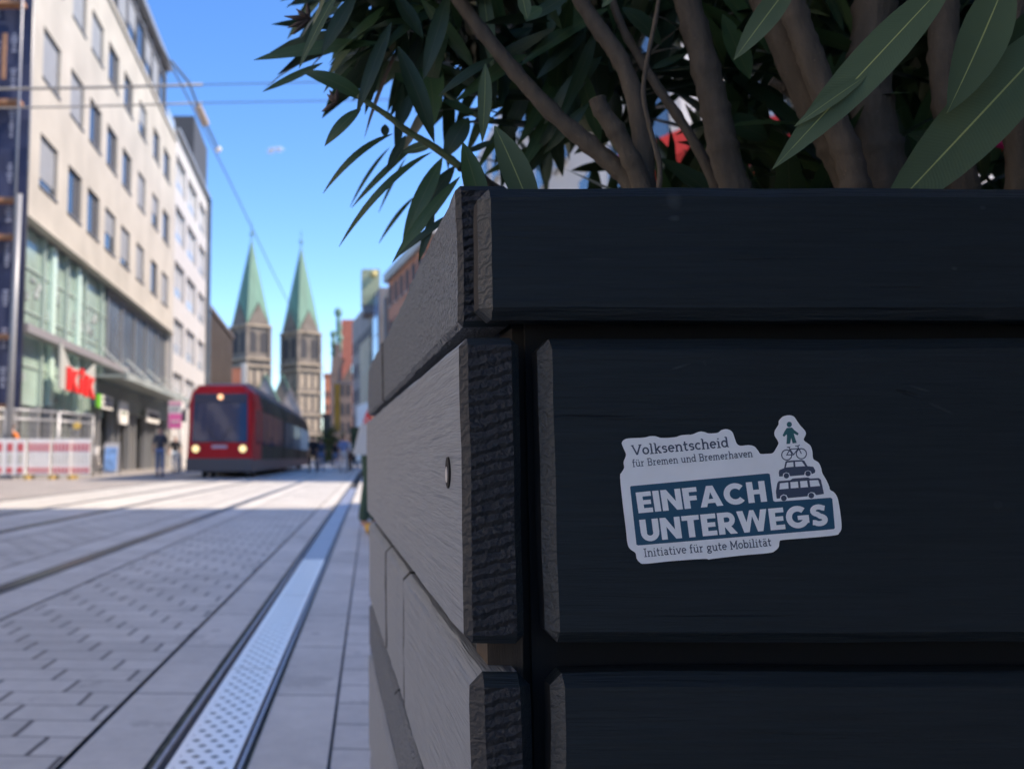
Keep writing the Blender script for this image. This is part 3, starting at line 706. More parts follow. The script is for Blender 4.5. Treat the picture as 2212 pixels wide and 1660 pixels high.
ol2 = thing('oleander', 'oleander with thick brown trunks and broad pale leaves at the right edge', 'shrub', (.75, .85, .78), 0, 'oleanders in the wooden planter')
stem('stem', [(1385, 440), (1355, 385), (1285, 322), (1190, 240), (1100, 140), (1020, 40), (950, -60), (900, -160)], (.74, .80), 46, ol1, M_bark, 1, .6)
stem('stem', [(1400, 440), (1375, 370), (1335, 290), (1300, 240), (1290, 212)], .73, 44, ol1, M_bark, 2, .8)
stem('stem', [(1392, 430), (1392, 350), (1383, 270), (1365, 190), (1335, 120), (1285, 50), (1240, -30), (1215, -140)], (.735, .78), 46, ol1, M_bark, 3, .7)
stem('stem', [(1560, 440), (1520, 345), (1470, 260), (1425, 195), (1385, 130), (1345, 60), (1300, -60)], (.80, .86), 24, ol1, M_bark, 4)
stem('stem', [(1420, 440), (1425, 360), (1405, 280), (1390, 200), (1400, 120), (1420, 20), (1430, -80)], (.70, .72), 12, ol1, M_bark, 5)
stem('stem', [(1600, 440), (1568, 345), (1548, 250), (1525, 150), (1495, 40), (1470, -60), (1450, -200)], .78, 66, ol1, M_bark, 6, .8)
stem('stem', [(1860, 440), (1815, 345), (1765, 250), (1715, 140), (1660, 20), (1610, -120)], .76, 72, ol2, M_bark, 7, .85)
stem('stem', [(1850, 440), (1835, 345), (1795, 245), (1750, 120), (1715, 20), (1690, -120)], .72, 62, ol2, M_bark, 8, .85)
stem('stem', [(1925, 440), (1908, 345), (1885, 240), (1880, 120), (1890, 0), (1895, -120)], .84, 92, ol2, M_bark, 9, .9)
stem('stem', [(2085, 440), (2068, 345), (2050, 240), (2038, 120), (2040, 0), (2045, -120)], .80, 66, ol2, M_bark, 10, .85)
stem('stem', [(2205, 440), (2200, 330), (2195, 200), (2188, 80), (2190, -60)], .76, 54, ol2, M_bark, 11, .9)
stem('stem', [(1790, 300), (1740, 230), (1700, 195), (1665, 175)], .78, 26, ol2, M_bark, 12, .7)
def px_leaf(Lv, a, b_, wpx, Y, bow=0, mi=0, dY=0, tilt=0, fold=.18, twist=0):
    A = at(a[0], a[1], Y); B = at(b_[0], b_[1], Y + dY)
    Lv.add(A, B, wpx / 2100 * Y, (tilt, -1, .25), bow, mi, 10, fold, twist)
z4 = lambda x, y: (532.6 + x * .3439, y * .3439)
L1v = Leaves()
for a, b_, wd, Y, bow, mi in [
    ((830, 270), (45, 378), 100, .80, .004, 0), ((480, 395), (100, 577), 52, .82, 0, 0), ((760, 640), (345, 450), 105, .76, .006, 0), ((580, -60), (330, 430), 60, .70, .005, 2),
    ((690, -40), (470, 345), 95, .78, .003, 1), ((910, 140), (690, 725), 85, .72, .006, 1), ((900, 330), (640, 130), 100, .84, 0, 1), ((950, 290), (1180, 895), 115, .74, .004, 1),
    ((930, -40), (1110, 240), 95, .80, 0, 1), ((720, 680), (490, 918), 78, .74, .004, 0), ((1000, 850), (880, 1075), 60, .80, 0, 1), ((920, 840), (480, 1215), 26, .78, .016, 0),
    ((900, 925), (650, 1300), 13, 1.0, .012, 0), ((1090, 890), (660, 1305), 24, .82, .008, 0), ((1165, 955), (580, 1550), 26, .76, .024, 0), ((1000, 990), (830, 1335), 11, 1.05, .006, 0),
    ((1060, 1230), (830, 1530), 15, .98, .01, 0), ((1395, 740), (1240, 1000), 120, .80, .005, 1), ((1230, 990), (980, 1520), 100, .76, .006, 0), ((1310, 1040), (1050, 1410), 95, .80, .004, 1),
    ((1340, 1110), (915, 1650), 72, .72, .006, 0), ((1330, 1320), (950, 1610), 42, .70, .004, 1), ((1180, 1340), (1080, 1645), 50, .70, .003, 1), ((1360, 980), (1500, 1420), 130, .62, .004, 2),
    ((1500, 400), (1480, 895), 85, .70, .004, 2), ((1430, 720), (1230, 625), 62, .84, 0, 0), ((1270, -40), (1110, 505), 105, .76, .004, 1), ((1560, 360), (1205, 605), 62, .78, .004, 1),
    ((1380, 960), (1560, 880), 42, .82, 0, 1), ((480, 60), (335, 420), 70, .84, 0, 1), ((1240, 300), (1000, 120), 90, .9, 0, 1), ((1050, 560), (950, 820), 70, .86, 0, 1),
    ((700, 60), (1000, 280), 90, .88, 0, 1), ((800, -40), (560, 250), 90, .86, 0, 1), ((870, 780), (870, 860), 30, .8, 0, 1), ((1010, 520), (930, 460), 60, .85, 0, 0),
    ((1180, 900), (970, 960), 70, .8, 0, 2), ((980, 520), (940, 1000), 60, .88, 0, 1), ((1150, 480), (1060, 700), 70, .9, 0, 1)]:
    px_leaf(L1v, z4(*a), z4(*b_), wd * .3439 * (1.7 if wd < 31 else 1), Y, bow, mi, fold=.05 if wd < 31 else .18)
z5 = lambda x, y: (989 + x * .2752, y * .2752)
for a, b_, wd, Y, bow, mi in [((290, 990), (640, 1830), 230, .62, .003, 2), ((40, 1120), (230, 1800), 165, .60, .002, 0), ((1020, 250), (620, 620), 110, .86, .004, 1), ((900, 360), (1200, 520), 90, .88, 0, 1),
    ((1290, 60), (1600, 360), 150, .82, .003, 1), ((1520, 540), (1800, 420), 60, .82, 0, 1), ((660, 60), (520, 150), 110, .70, 0, 0), ((900, -60), (530, 170), 110, .74, 0, 1), ((500, -60), (545, 150), 100, .68, 0, 2), ((1250, -80), (1130, 60), 60, .68, 0, 2)]:
    px_leaf(L1v, z5(*a), z5(*b_), wd * .2752, Y, bow, mi)
stem('twig', [z4(1345, 1050), z4(1180, 925), z4(1020, 830), z4(890, 730), z4(770, 650), z4(700, 600)], (.77, .75), 17, ol1, M_twig, 20, .6)
stem('twig', [z4(1549, 760), z4(1400, 700), z4(1270, 600), z4(1230, 560)], .85, 14, ol1, M_twig, 21, .6)
stem('twig', [z4(1345, 1050), z4(1450, 1100), z4(1600, 1200), z4(1900, 1330)], (.77, .82), 20, ol1, M_bark, 22, 1)
L2v = Leaves()
for a, b_, wd, Y, bow, mi, tw in [((2075, -70), (1668, 366), 84, .52, .004, 2, .1), ((2330, 20), (1880, 500), 128, .60, .004, 2, .1), ((2180, -60), (2045, 245), 100, .58, .003, 2, .2), ((1720, -50), (1585, 130), 52, .60, .004, 2, 0),
    ((2270, 0), (2080, 235), 70, .68, .002, 1, 0), ((1870, 165), (1716, 273), 26, .515, .002, 2, 0), ((2300, 120), (2060, 300), 60, .72, .002, 1, 0), ((2330, -60), (2160, 210), 80, .66, 0, 1, 0),
    ((1660, 300), (1560, 250), 60, .9, 0, 1, 0), ((1620, 170), (1560, 30), 50, .85, 0, 0, 0), ((2120, 330), (1960, 290), 60, .82, 0, 1, 0)]:
    px_leaf(L2v, a, b_, wd, Y, bow, mi, 0, 0, .15, tw)
# the crown: whorled twigs of narrow leaves filling the shrub behind and above the stems
def whorl(Lv, c, ax, n, Lr, mi_p=(.55, .4, .05), sp=1.0):
    ax = Vector(ax).normalized(); o = ax.orthogonal().normalized(); s2 = ax.cross(o)
    for k in range(n):
        ang = k * 2.4 + rnd.uniform(-.3, .3); h_ = -.09 * (k / n)
        el = rnd.uniform(.25, 1.05) * sp
        d = (ax * math.cos(el) + (o * math.cos(ang) + s2 * math.sin(ang)) * math.sin(el))
        L = rnd.uniform(*Lr); base = Vector(c) + ax * h_ * 1.0
        d2 = (d + Vector((0, 0, -.25)) * rnd.uniform(0, 1)).normalized()
        mi = rnd.choices((0, 1, 2), mi_p)[0]
        face = Vector((rnd.uniform(-.5, .5), rnd.uniform(-.6, .3), 1))
        Lv.add(base, base + d2 * L, L * rnd.uniform(.14, .19), face, rnd.uniform(0, .012), mi, 5)
def ok_crown(p):
    # keep the open left outline: nothing in front of the sky left of the drooping branch
    dpt = p.y * math.cos(PITCH) + (p.z - CAM_H) * math.sin(PITCH)
    px = CX + p.x * F_PX / dpt
    py = CY - ((p.z - CAM_H) * math.cos(PITCH) - p.y * math.sin(PITCH)) / dpt * F_PX
    return px, py
def gap(px, py):
    for (x0, y0, x1, y1) in ((2085, 180, 2195, 345), (1465, 200, 1535, 400), (1570, 290, 1730, 350), (1360, 60, 1480, 220), (1180, 340, 1300, 400)):
        if x0 < px < x1 and y0 < py < y1: return True
    return False
cnt = 0
while cnt < 520:
    p = Vector((rnd.uniform(.12, 1.35), rnd.uniform(.86, 1.62), rnd.uniform(.84, 1.55)))
    px, py = ok_crown(p)
    if px < 1010 + max(0, py) * .42 and py > -260: continue
    if 1360 < px < 1520 and 30 < py < 330 and rnd.random() < .72: continue
    if py > 250 and px < 1700 and rnd.random() < .4: continue
    if gap(px, py + 40) or gap(px, py) or gap(px, py - 40): continue
    ax = Vector((p.x - .6 + rnd.uniform(-.4, .4), rnd.uniform(-.6, .5), rnd.uniform(.1, 1)))
    whorl(L1v if p.x < .62 else L2v, p, ax, rnd.randint(7, 11), (.09, .16), (.3, .68, .02)); cnt += 1
for _ in range(95):                                     # long hanging leaves of the leaning branches
    px = rnd.uniform(770, 1330); py = rnd.uniform(-120, 60 + min(170, (px - 770) * .5)); Y_ = rnd.uniform(.82, 1.12)
    a_ = R(rnd.gauss(115, 38)); L_ = rnd.uniform(130, 250)
    px_leaf(L1v, (px, py), (px + L_ * math.cos(a_), py + L_ * math.sin(a_)), rnd.uniform(24, 36), Y_, rnd.uniform(-.004, .012), rnd.choices((0, 1, 2), (.25, .72, .03))[0], rnd.uniform(-.04, .04), rnd.uniform(-.5, .5))
for _ in range(150):
    px = rnd.uniform(1080, 2250); py = rnd.uniform(-60, 380); Y_ = rnd.uniform(.95, 1.45)
    if 1370 < px < 1530 and 20 < py < 330 and rnd.random() < .8: continue
    a_ = R(rnd.uniform(0, 360)); L_ = rnd.uniform(110, 230)
    if any(gap(px + L_ * k_ * math.cos(a_), py + L_ * k_ * math.sin(a_)) for k_ in (0, .3, .6, 1)) and rnd.random() < .85: continue
    px_leaf(L1v if px < 1600 else L2v, (px, py), (px + L_ * math.cos(a_), py + L_ * math.sin(a_)), rnd.uniform(22, 34), Y_, rnd.uniform(-.004, .012), rnd.choices((0, 1, 2), (.25, .73, .02))[0], rnd.uniform(-.04, .04), rnd.uniform(-.5, .5))
for _ in range(34):                                     # dense dark tips above the left branch
    px = rnd.uniform(760, 1130); py = rnd.uniform(-170, 120 + (px - 760) * .25)
    p = at(px, py, rnd.uniform(.80, 1.0))
    whorl(L1v, p, (-.5 + rnd.uniform(-.3, .3), rnd.uniform(-.3, .3), rnd.uniform(-.3, .6)), rnd.randint(4, 7), (.07, .12), (.3, .67, .03))
for _ in range(260):                                    # the crown above the frame
    th = rnd.uniform(0, 6.28); rr = rnd.random() ** .5
    p = Vector((.62 + rr * .85 * math.cos(th), 1.02 + rr * .75 * math.sin(th), rnd.uniform(1.5, 2.35)))
    px, py = ok_crown(p)
    if py > -130: continue
    whorl(L1v if p.x < .62 else L2v, p, (p.x - .6, p.y - 1, .8), rnd.randint(8, 12), (.10, .16))
L1v.build('foliage', LM, ol1); L2v.build('foliage', LM, ol2)
# brown flower buds at the branch tips, one magenta bloom
M_bud = mat('bud_brown', (.06, .040, .032), .7, var=.3, vscale=60)
def bud(cx, cy, Y, k, parent):
    b = MB(); c = at(cx, cy, Y); rg = random.Random(int(cx))
    for i in range(7):
        a = R(150 + rg.uniform(-75, 75)); L = k * rg.uniform(.6, 1)
        d = Vector((math.cos(a), rg.uniform(-.3, .3), math.sin(a))).normalized()
        b.tube([c, c + d * L * .5, c + d * L], [.0012, .0021, .0003], 6)
    b.build('bud', M_bud, parent, True)
bud(668, 42, .76, .022, ol1); bud(726, 222, .74, .017, ol1)
flw = at(2146, 290, .80)
b = MB()
for k in range(5):
    a = R(72 * k + 10); d = Vector((math.cos(a), -.2, math.sin(a) * .75)).normalized()
    b.ball(flw + d * .009, .009, 0, 8, 5, (1, .4, .7))
b.build('flower', mat('flower_magenta', (.42, .01, .14), .5), ol2, True)
# ------------------------------------------------------------------ building materials
M_cream = mat('cream_stone', (.455, .43, .37), .85, var=.12, vscale=.45, bump=.15, bscale=6)
M_cream2 = mat('white_render', (.50, .49, .47), .8, var=.05, vscale=.5)
M_darkglass = mat('window_glass', (.05, .065, .085), .08, 0, spec=.6, var=.35, vscale=.25)
M_frameal = mat('window_frame_grey', (.15, .15, .15), .5)
M_blind = mat('blind_white', (.27, .285, .30), .7, var=.06, vscale=1.5)
M_curtain = mat('curtain_grey', (.075, .08, .09), .8, var=.35, vscale=3, stretch=(6, 6, .2))
M_metal = mat('metal_grey', (.30, .31, .32), .45, .3)
M_darkpanel = mat('dark_panel', (.10, .115, .13), .25, .1, var=.3, vscale=.7)
M_greenglass = mat('green_glass', (.30, .40, .35), .1, 0, spec=.7, var=.3, vscale=.5)
M_greenwhite = mat('glass_fin_pale', (.60, .78, .68), .25)
M_band = mat('purple_grey_band', (.26, .25, .26), .5)
M_shopdark = mat('shop_interior_dark', (.035, .038, .042), .4)
M_shopglass = mat('shop_glass', (.16, .18, .17), .12, var=.5, vscale=.8)
M_beige = mat('shop_beige', (.34, .31, .26), .6, var=.2, vscale=1)
M_whitepl = mat('white_plastic', (.80, .79, .76), .5, var=.05, vscale=6)
M_red = mat('red_paint', (.52, .03, .03), .45)

def window(parent, X, y0, y1, z0, z1, kind, dep=.17):
    """punched window in a wall facing +X at X"""
    f_ = .07
    fr = boxpart('window', M_frameal, parent, (X - dep, X - dep + .08, y0, y0 + f_, z0, z1), (X - dep, X - dep + .08, y1 - f_, y1, z0, z1),
                 (X - dep, X - dep + .08, y0 + f_, y1 - f_, z0, z0 + f_), (X - dep, X - dep + .08, y0 + f_, y1 - f_, z1 - f_, z1))
    boxpart('pane', M_darkglass, fr, (X - dep - .02, X - dep + .02, y0 + f_, y1 - f_, z0 + f_, z1 - f_))
    if kind:
        lo = {1: z0 + f_, 2: z0 + .45 * (z1 - z0), 3: z0 + .2 * (z1 - z0)}[kind]
        boxpart('blind', M_blind, fr, (X - dep + .03, X - dep + .05, y0 + f_ + .02, y1 - f_ - .02, lo, z1 - f_ - .02))
    else:
        k = (y0 + y1) / 2 + .2
        boxpart('curtain', M_curtain, fr, (X - dep + .022, X - dep + .03, k, y1 - f_ - .02, z0 + f_ + .02, z1 - f_ - .02))
    boxpart('sill', M_frameal, fr, (X - .06, X + .05, y0 - .03, y1 + .03, z0 - .09, z0 - .005))
def punched_wall(b, X, th, y0, y1, z0, z1, cols, rows):
    """wall band boxes leaving openings cols x rows"""
    zc = z0
    for (a, c) in rows:
        b.box(X - th, X, y0, y1, zc, a)
        yc = y0
        for (p, q) in cols:
            b.box(X - th, X, yc, p, a, c); yc = q
        b.box(X - th, X, yc, y1, a, c); zc = c
    b.box(X - th, X, y0, y1, zc, z1)

# ------------------------------------------------------------------ cream shop building on the left
FX = -10.5
cb = thing('shop_building', 'long cream stone building with rows of windows above green glass shopfronts', 'building', (FX, 33, 0))
cols = [(34.75, 37.1), (38.65, 40.85), (41.9, 44.15), (45.3, 47.6), (48.9, 51.2), (53.0, 55.25), (57.5, 59.75), (61.3, 63.9)]
rows = [(10.62, 12.6), (14.75, 16.7), (18.95, 20.8)]
b = MB(); punched_wall(b, FX, .4, 33, 66, 9.25, 22.6, cols, rows)
b.box(FX - 14, FX - .4, 33, 33.4, 0, 22.6); b.box(FX - 14, FX - .4, 65.6, 66, 0, 22.6); b.box(FX - 14, FX - .4, 33.4, 65.6, 9.25, 9.6); b.box(FX - 14, FX - .4, 33.4, 65.6, 22.2, 22.6)
b.build('wall', M_cream, cb)
boxpart('cornice', M_cream, cb, (FX - .5, FX + .10, 32.9, 66.0, 22.6, 22.85)); boxpart('soffit_ledge', M_cream, cb, (FX - .3, FX + .10, 33, 66, 9.10, 9.25))
kinds = [[3, 0, 0, 2, 3, 1, 0, 1], [1, 1, 0, 0, 0, 1, 2, 0], [0, 1, 1, 0, 0, 2, 0, 0]]
for ri, (a, c) in enumerate(rows):
    for ci, (p, q) in enumerate(cols):
        window(cb, FX, p, q, a, c, kinds[ri][ci])
boxpart('back_room', M_shopdark, cb, (FX - 6, FX - 5.9, 33.4, 65.6, 9.6, 22.2))
# set-back top floor
boxpart('penthouse_glazing', M_darkglass, cb, (FX - .45, FX - .35, 33, 63, 22.85, 26.6))
boxpart('penthouse_frame', M_frameal, cb, *[(FX - .35, FX - .23, y, y + .16, 22.85, 26.6) for y in [33 + 2.5 * k for k in range(13)]], (FX - .35, FX - .25, 33, 63, 25.9, 26.1))
for k, y in enumerate([33.4 + 2.5 * k for k in range(12)]):
    if k % 3 != 2: boxpart('penthouse_blind', M_blind, cb, (FX - .34, FX - .31, y, y + 2.0, 23.9 + .6 * (k % 2), 25.8))
boxpart('roof', M_metal, cb, (FX - 12, FX + .1, 33, 63.4, 26.6, 27.0))
boxpart('balcony_rail', mat('rail_glass', (.4, .46, .5), .2), cb, (FX - .12, FX - .08, 63, 66, 22.9, 24.0))
# glass front
boxpart('glass_curtain_wall', M_greenglass, cb, (FX - .55, FX - .5, 33.4, 48, 2.6, 9.1))
b = MB()
for y in (33.7, 36.9, 40.2, 43.4, 46.6): b.box(FX - .5, FX - .32, y, y + .16, 2.6, 9.1)
for z in (4.0, 6.0, 7.6): b.box(FX - .5, FX - .44, 33.4, 48, z, z + .07)
b.build('glass_mullion', mat('mullion_grey_green', (.36, .45, .40), .5), cb)
b = MB()
for y in (34.2, 38.3, 42.2): b.tube([(FX - 1.2, y, 2.6), (FX - 1.2, y, 9.1)], .28, 10)
b.build('inner_column', M_greenwhite, cb, True)
boxparts('glass_fin', M_greenwhite, cb, *[(FX - .48, FX - .30, y, y + .5, 2.7, 9.0) for y in (33.95, 38.0, 42.0)])
rg = random.Random(3); M_goods = mat('display_goods', (.30, .34, .33), .6, var=.8, vscale=1.5)
for _ in range(40):
    y = rg.uniform(34, 47); z = rg.choice((3.2, 4.9, 6.4, 7.0)) + rg.uniform(-.3, .3); boxpart('shop_display', M_goods, cb, (FX - .49, FX - .45, y, y + rg.uniform(.15, .6), z, z + rg.uniform(.1, .5)))
boxpart('band', M_band, cb, (FX - .3, FX + .12, 33.6, 51, 5.05, 5.35))
boxpart('upper_shopfront', M_darkpanel, cb, (FX - .55, FX - .45, 48, 65.6, 5.3, 9.1))
boxparts('upper_frame', M_metal, cb, *[(FX - .45, FX - .36, y, y + .14, 5.3, 9.1) for y in (48, 51.5, 55, 58.5, 62, 65.4)], (FX - .45, FX - .38, 48.14, 65.4, 8.9, 9.1))
b = MB()
b.box(FX - .4, FX + 1.15, 45, 66.5, 4.40, 4.52); b.box(FX + 1.1, FX + 1.3, 45, 66.5, 4.30, 4.62)
for y in (47, 53, 59, 65): b.tube([(FX + 1.1, y, 4.6), (FX - .4, y, 6.0)], .05, 6)
b.build('canopy', mat('canopy_glass', (.36, .40, .38), .3, var=.2, vscale=.6), cb)
boxpart('fascia', mat('fascia_green_grey', (.22, .26, .25), .5, var=.15, vscale=.8), cb, (FX - .5, FX - .2, 45.5, 65.6, 3.1, 4.3))
xs_ = [33.6, 36.5, 38.2, 42.5, 44.5, 46.2, 49.3, 50.6, 53.5, 55, 58.4, 60, 62.4, 65.4]
for k in range(len(xs_) - 1):
    m_ = [M_shopglass, M_shopdark, M_shopglass, M_shopdark, M_beige, M_shopdark, M_shopglass, M_shopdark, M_beige, M_shopdark, M_shopglass, M_beige, M_shopdark][k]
    boxpart('shop_window', m_, cb, (FX - .7 - .1 * (k % 2), FX - .6 - .1 * (k % 2), xs_[k], xs_[k + 1], 0, 3.1 if k > 4 else 2.6))
boxparts('shop_pier', M_metal, cb, *[(FX - .6, FX - .25, y - .12, y + .12, 0, 3.1 if y > 45 else 2.6) for y in xs_])

def bar_text(parent, X, y0, y1, z0, z1, m, rows_=1, seed=0):
    rg = random.Random(seed); b = MB()
    for r_ in range(rows_):
        h_ = (z1 - z0) / rows_; zz = z0 + h_ * (r_ + .25); y = y0
        while y < y1 - .08:
            w_ = rg.uniform(.05, .14); b.box(X, X + .012, y, min(y + w_, y1), zz, zz + h_ * .5); y += w_ + rg.uniform(.03, .07)
    return b.build('lettering', m, parent)
M_ink = mat('dark_ink', (.06, .06, .07), .6)
# red letters of the shop on a pale panel
sg = thing('shop_sign', 'white projecting shop sign with big red lettering above the glass entrance', 'sign', (FX + .3, 40.5, 3.2))
b = MB(); b.prism([(FX + .30, y, z) for y, z in ((36.9, 3.3), (42.5, 3.3), (42.5, 4.75), (40.9, 4.2), (39.6, 4.25), (38.3, 4.3), (36.9, 5.1))], (.08, 0, 0)); b.build('sign_panel', mat('sign_panel_grey', (.45, .47, .43), .5), sg)
M_redlet = mat('red_letters', (.75, .025, .02), .4)
def yz_map(X, y0, z0):
    return lambda a, h_: Vector((X, y0 + a, z0 + h_))
mp_ = yz_map(FX + .40, 38.2, 3.25)
def sign_letter(polys, m, parent, X, y0, z0, k):
    b = MB()
    for i, P in enumerate(polys): b.prism([(X + .0015 * i, y0 + a * k, z0 + h_ * .92) for a, h_ in P], (.10, 0, 0))
    return b.build('letter', m, parent)
kx = 1.36
K_ = [[(0, 0), (.42, 0), (.42, 1), (0, 1)], [(.42, .42), (.75, .95), (1.15, .95), (.72, .48)], [(.42, .62), (.78, .52), (1.25, 0), (.80, 0)]]
I_ = [[(0, 0), (.42, 0), (.42, .72), (0, .72)], [(.0, .82), (.42, .82), (.42, 1.12), (0, 1.12)]]
sign_letter(K_, M_redlet, sg, FX + .39, 37.7, 3.28, kx); sign_letter(I_, M_redlet, sg, FX + .39, 39.65, 3.28, kx); sign_letter(K_, M_redlet, sg, FX + .39, 40.45, 3.22, kx)
s2 = thing('shop_sign', 'small white sign with a green end beside the red lettering', 'sign', (FX, 44.6, 3.0))
boxpart('sign_panel', M_whitepl, s2, (FX + .1, FX + .2, 44.6, 47.0, 2.95, 3.55)); boxpart('green_end', mat('sign_green', (.16, .50, .03), .5), s2, (FX + .1, FX + .205, 43.9, 44.58, 2.95, 3.55))
bar_text(s2, FX + .2, 44.8, 46.8, 3.0, 3.5, M_ink, 2, 1)
s3 = thing('shop_sign', 'white rounded shop sign between two dark doorways', 'sign', (FX, 48.4, 2.8))
b = MB(); b.prism([(FX + .1, 49.6 + q[0], 2.95 + q[1]) for q in arc(-.75, -.32, .25, .25, 180, 270, 4) + arc(.75, -.32, .25, .25, 270, 360, 4) + arc(.75, .32, .25, .25, 0, 90, 4) + arc(-.75, .32, .25, .25, 90, 180, 4)], (.12, 0, 0)); b.build('sign_panel', M_whitepl, s3)
bar_text(s3, FX + .22, 48.95, 50.25, 2.75, 3.1, mat('sign_ink_green', (.25, .32, .28), .6), 1, 2)
s4 = thing('shop_sign', 'small white sign letters farthest along the cream building near pedestrians', 'sign', (FX, 58, 2.7))
boxpart('sign_panel', M_whitepl, s4, (FX + .1, FX + .2, 56.2, 60.2, 2.75, 3.5)); bar_text(s4, FX + .2, 56.5, 59.9, 2.8, 3.45, M_ink, 1, 4)

# ------------------------------------------------------------------ scaffolded gable end with printed banner
M_net = mat('banner_navy', (.025, .035, .085), .7, var=.2, vscale=1.5)
M_board = mat('scaffold_board', (.36, .19, .10), .8, var=.3, vscale=6)
M_pole = mat('scaffold_pole', (.22, .23, .25), .4, .6)
sc = thing('scaffold', 'scaffold with dark navy printed banner and orange boards at the left edge', 'scaffold', (-12.5, 32.3, 0))
b = MB()
for i in range(14):
    for j in range(22):
        x0, x1 = -18.6 + i * .6, -18.6 + (i + 1) * .6; z0, z1 = 2.2 + j * 1.0, 3.2 + j * 1.0
        y_ = lambda x, z: 32.35 + .05 * math.sin(x * 4 + z * 1.3) + .03 * math.sin(z * 3.1)
        b.quad((x0, y_(x0, z0), z0), (x1, y_(x1, z0), z0), (x1, y_(x1, z1), z1), (x0, y_(x0, z1), z1))
b.build('banner', M_net, sc, True)
b = MB(); rg = random.Random(9)
for x in (-10.75, -11.35, -12.0, -12.7):
    z = 3
    while z < 24:
        h_ = rg.uniform(.5, 1.1)
        for k in range(int(h_ / .12)):
            w_ = rg.uniform(.08, .22); b.box(x - w_ / 2, x + w_ / 2, 32.22, 32.24, z + k * .12, z + k * .12 + .07)
        z += h_ + rg.uniform(.5, 1.0)
b.build('lettering', mat('banner_print', (.30, .33, .42), .7), sc)
for z in (2.3, 4.6, 7.95, 9.2, 12.6, 16.1, 19.8): boxpart('scaffold_board', M_board, sc, (-18.5, -10.35, 31.75, 32.2, z, z + .13))
b = MB()
for x in (-10.35, -12.9, -15.4):
    b.tube([(x, 31.7, 0), (x, 31.7, 24)], .05, 8); b.tube([(x, 32.9, 0), (x, 32.9, 24)], .05, 8)
b.build('scaffold_tube', M_pole, sc, True)
boxpart('diagonal_board', M_board, sc, (-10.98, -10.84, 31.68, 31.74, 13.4, 15.0))
lp = thing('steel_post', 'tall pale steel post at the corner of the green glass shopfront', 'post', (-10.15, 31.3, 0))
part('shaft', M_metal, lp, lambda q: q.tube([(-10.2, 31.3, 0), (-10.1, 31.3, 9.3)], [.12, .10], 12), True)
part('foot', M_metal, lp, lambda q: q.tube([(-10.2, 31.3, 0), (-10.2, 31.3, .12)], [.2, .18], 12))

# ------------------------------------------------------------------ white building next along, then the finned brown one
wb = thing('office_building', 'white rendered building with banded window rows beyond the cream one', 'building', (FX, 66, 0))
cols2 = [(66.6, 71.2), (72.4, 77.5), (79.0, 83.4)]
rows2 = [(4.4, 6.6), (7.9, 10.4), (11.9, 14.4), (15.9, 18.4), (19.6, 22.0)]
b = MB(); punched_wall(b, FX, .4, 66.05, 84, 0, 23.4, cols2, rows2)
b.box(FX - 12, FX - .4, 83.6, 84, 0, 23.4); b.box(FX - 12, FX - .4, 66.05, 83.6, 23.0, 23.4); b.build('wall', M_cream2, wb)
boxpart('roof_edge', M_metal, wb, (FX - .5, FX + .3, 66.05, 84.3, 23.4, 23.65))
M_palewin = mat('window_pale', (.36, .38, .40), .2, var=.3, vscale=.6)
for (a, c) in rows2:
    for (p, q) in cols2:
        fr = boxpart('window', M_whitepl, wb, *[(FX - .3, FX - .2, p + (q - p) * k / 4 - .05, p + (q - p) * k / 4 + .05, a, c) for k in (0, 1, 2, 3, 4)])
        boxpart('pane', M_palewin, fr, (FX - .34, FX - .30, p, q, a, c)); boxpart('parapet_panel', M_palewin, fr, (FX - .2, FX - .16, p + .05, q - .05, a, a + .8))
boxpart('rooftop_box', mat('rooftop_dark', (.06, .062, .066), .7), wb, (FX - 6, FX - .05, 75.5, 84, 23.65, 27.9))
boxpart('side_downpipe', M_darkpanel, wb, (FX, FX + .35, 84.05, 84.6, 0, 23.4))
M_brown = mat('brown_cladding', (.04, .032, .028), .7, var=.2, vscale=.7); M_fin = mat('brown_fin', (.13, .105, .085), .7, var=.15, vscale=.5)
bb = thing('finned_building', 'low brown building with vertical fins beyond the white one and behind the tram', 'building', (FX, 86, 0))
boxpart('wall', M_brown, bb, (FX - 10, FX - .75, 85, 112, 0, 14.3)); boxparts('fin', M_fin, bb, *[(FX - .75, FX - .15, 85.2 + 2.2 * k, 85.8 + 2.2 * k, 3.8, 14.0) for k in range(12)])
boxpart('roof_edge', M_fin, bb, (FX - 10, FX - .1, 85, 112, 14.3, 14.7))
boxparts('shop_window', M_shopdark, bb, *[(FX - .75, FX - .65, 86 + 4.2 * k, 89.4 + 4.2 * k, .3, 3.2) for k in range(6)])

# ------------------------------------------------------------------ red tram
TR0 = Vector((at(473, 1031, 33).x, 33, 0))
tm = thing('tram', 'red tram with two lit round headlights and big windscreen coming up the street', 'tram', tuple(TR0), GROT)
TMX = world_of(tm)
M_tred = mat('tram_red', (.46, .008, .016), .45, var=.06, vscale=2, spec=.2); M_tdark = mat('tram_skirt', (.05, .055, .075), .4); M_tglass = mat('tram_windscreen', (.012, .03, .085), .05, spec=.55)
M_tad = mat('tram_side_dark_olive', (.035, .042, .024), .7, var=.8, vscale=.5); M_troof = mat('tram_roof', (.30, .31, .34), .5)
def tbuild(name, m, fn, smooth=False, parent=tm):
    q = MB(); fn(q); q.v = [tuple(TMX @ Vector(v)) for v in q.v]; return q.build(name, m, parent, smooth)
def section(hw, y, rise=0):
    """closed cross-section of the car body at y (local), chamfered roof"""
    return [(-hw, y, .62), (hw, y, .62), (hw, y, 2.55), (hw - .10, y, 2.95), (hw - .35, y, 3.18), (-hw + .35, y, 3.18), (-hw + .10, y, 2.95), (-hw, y, 2.55)]
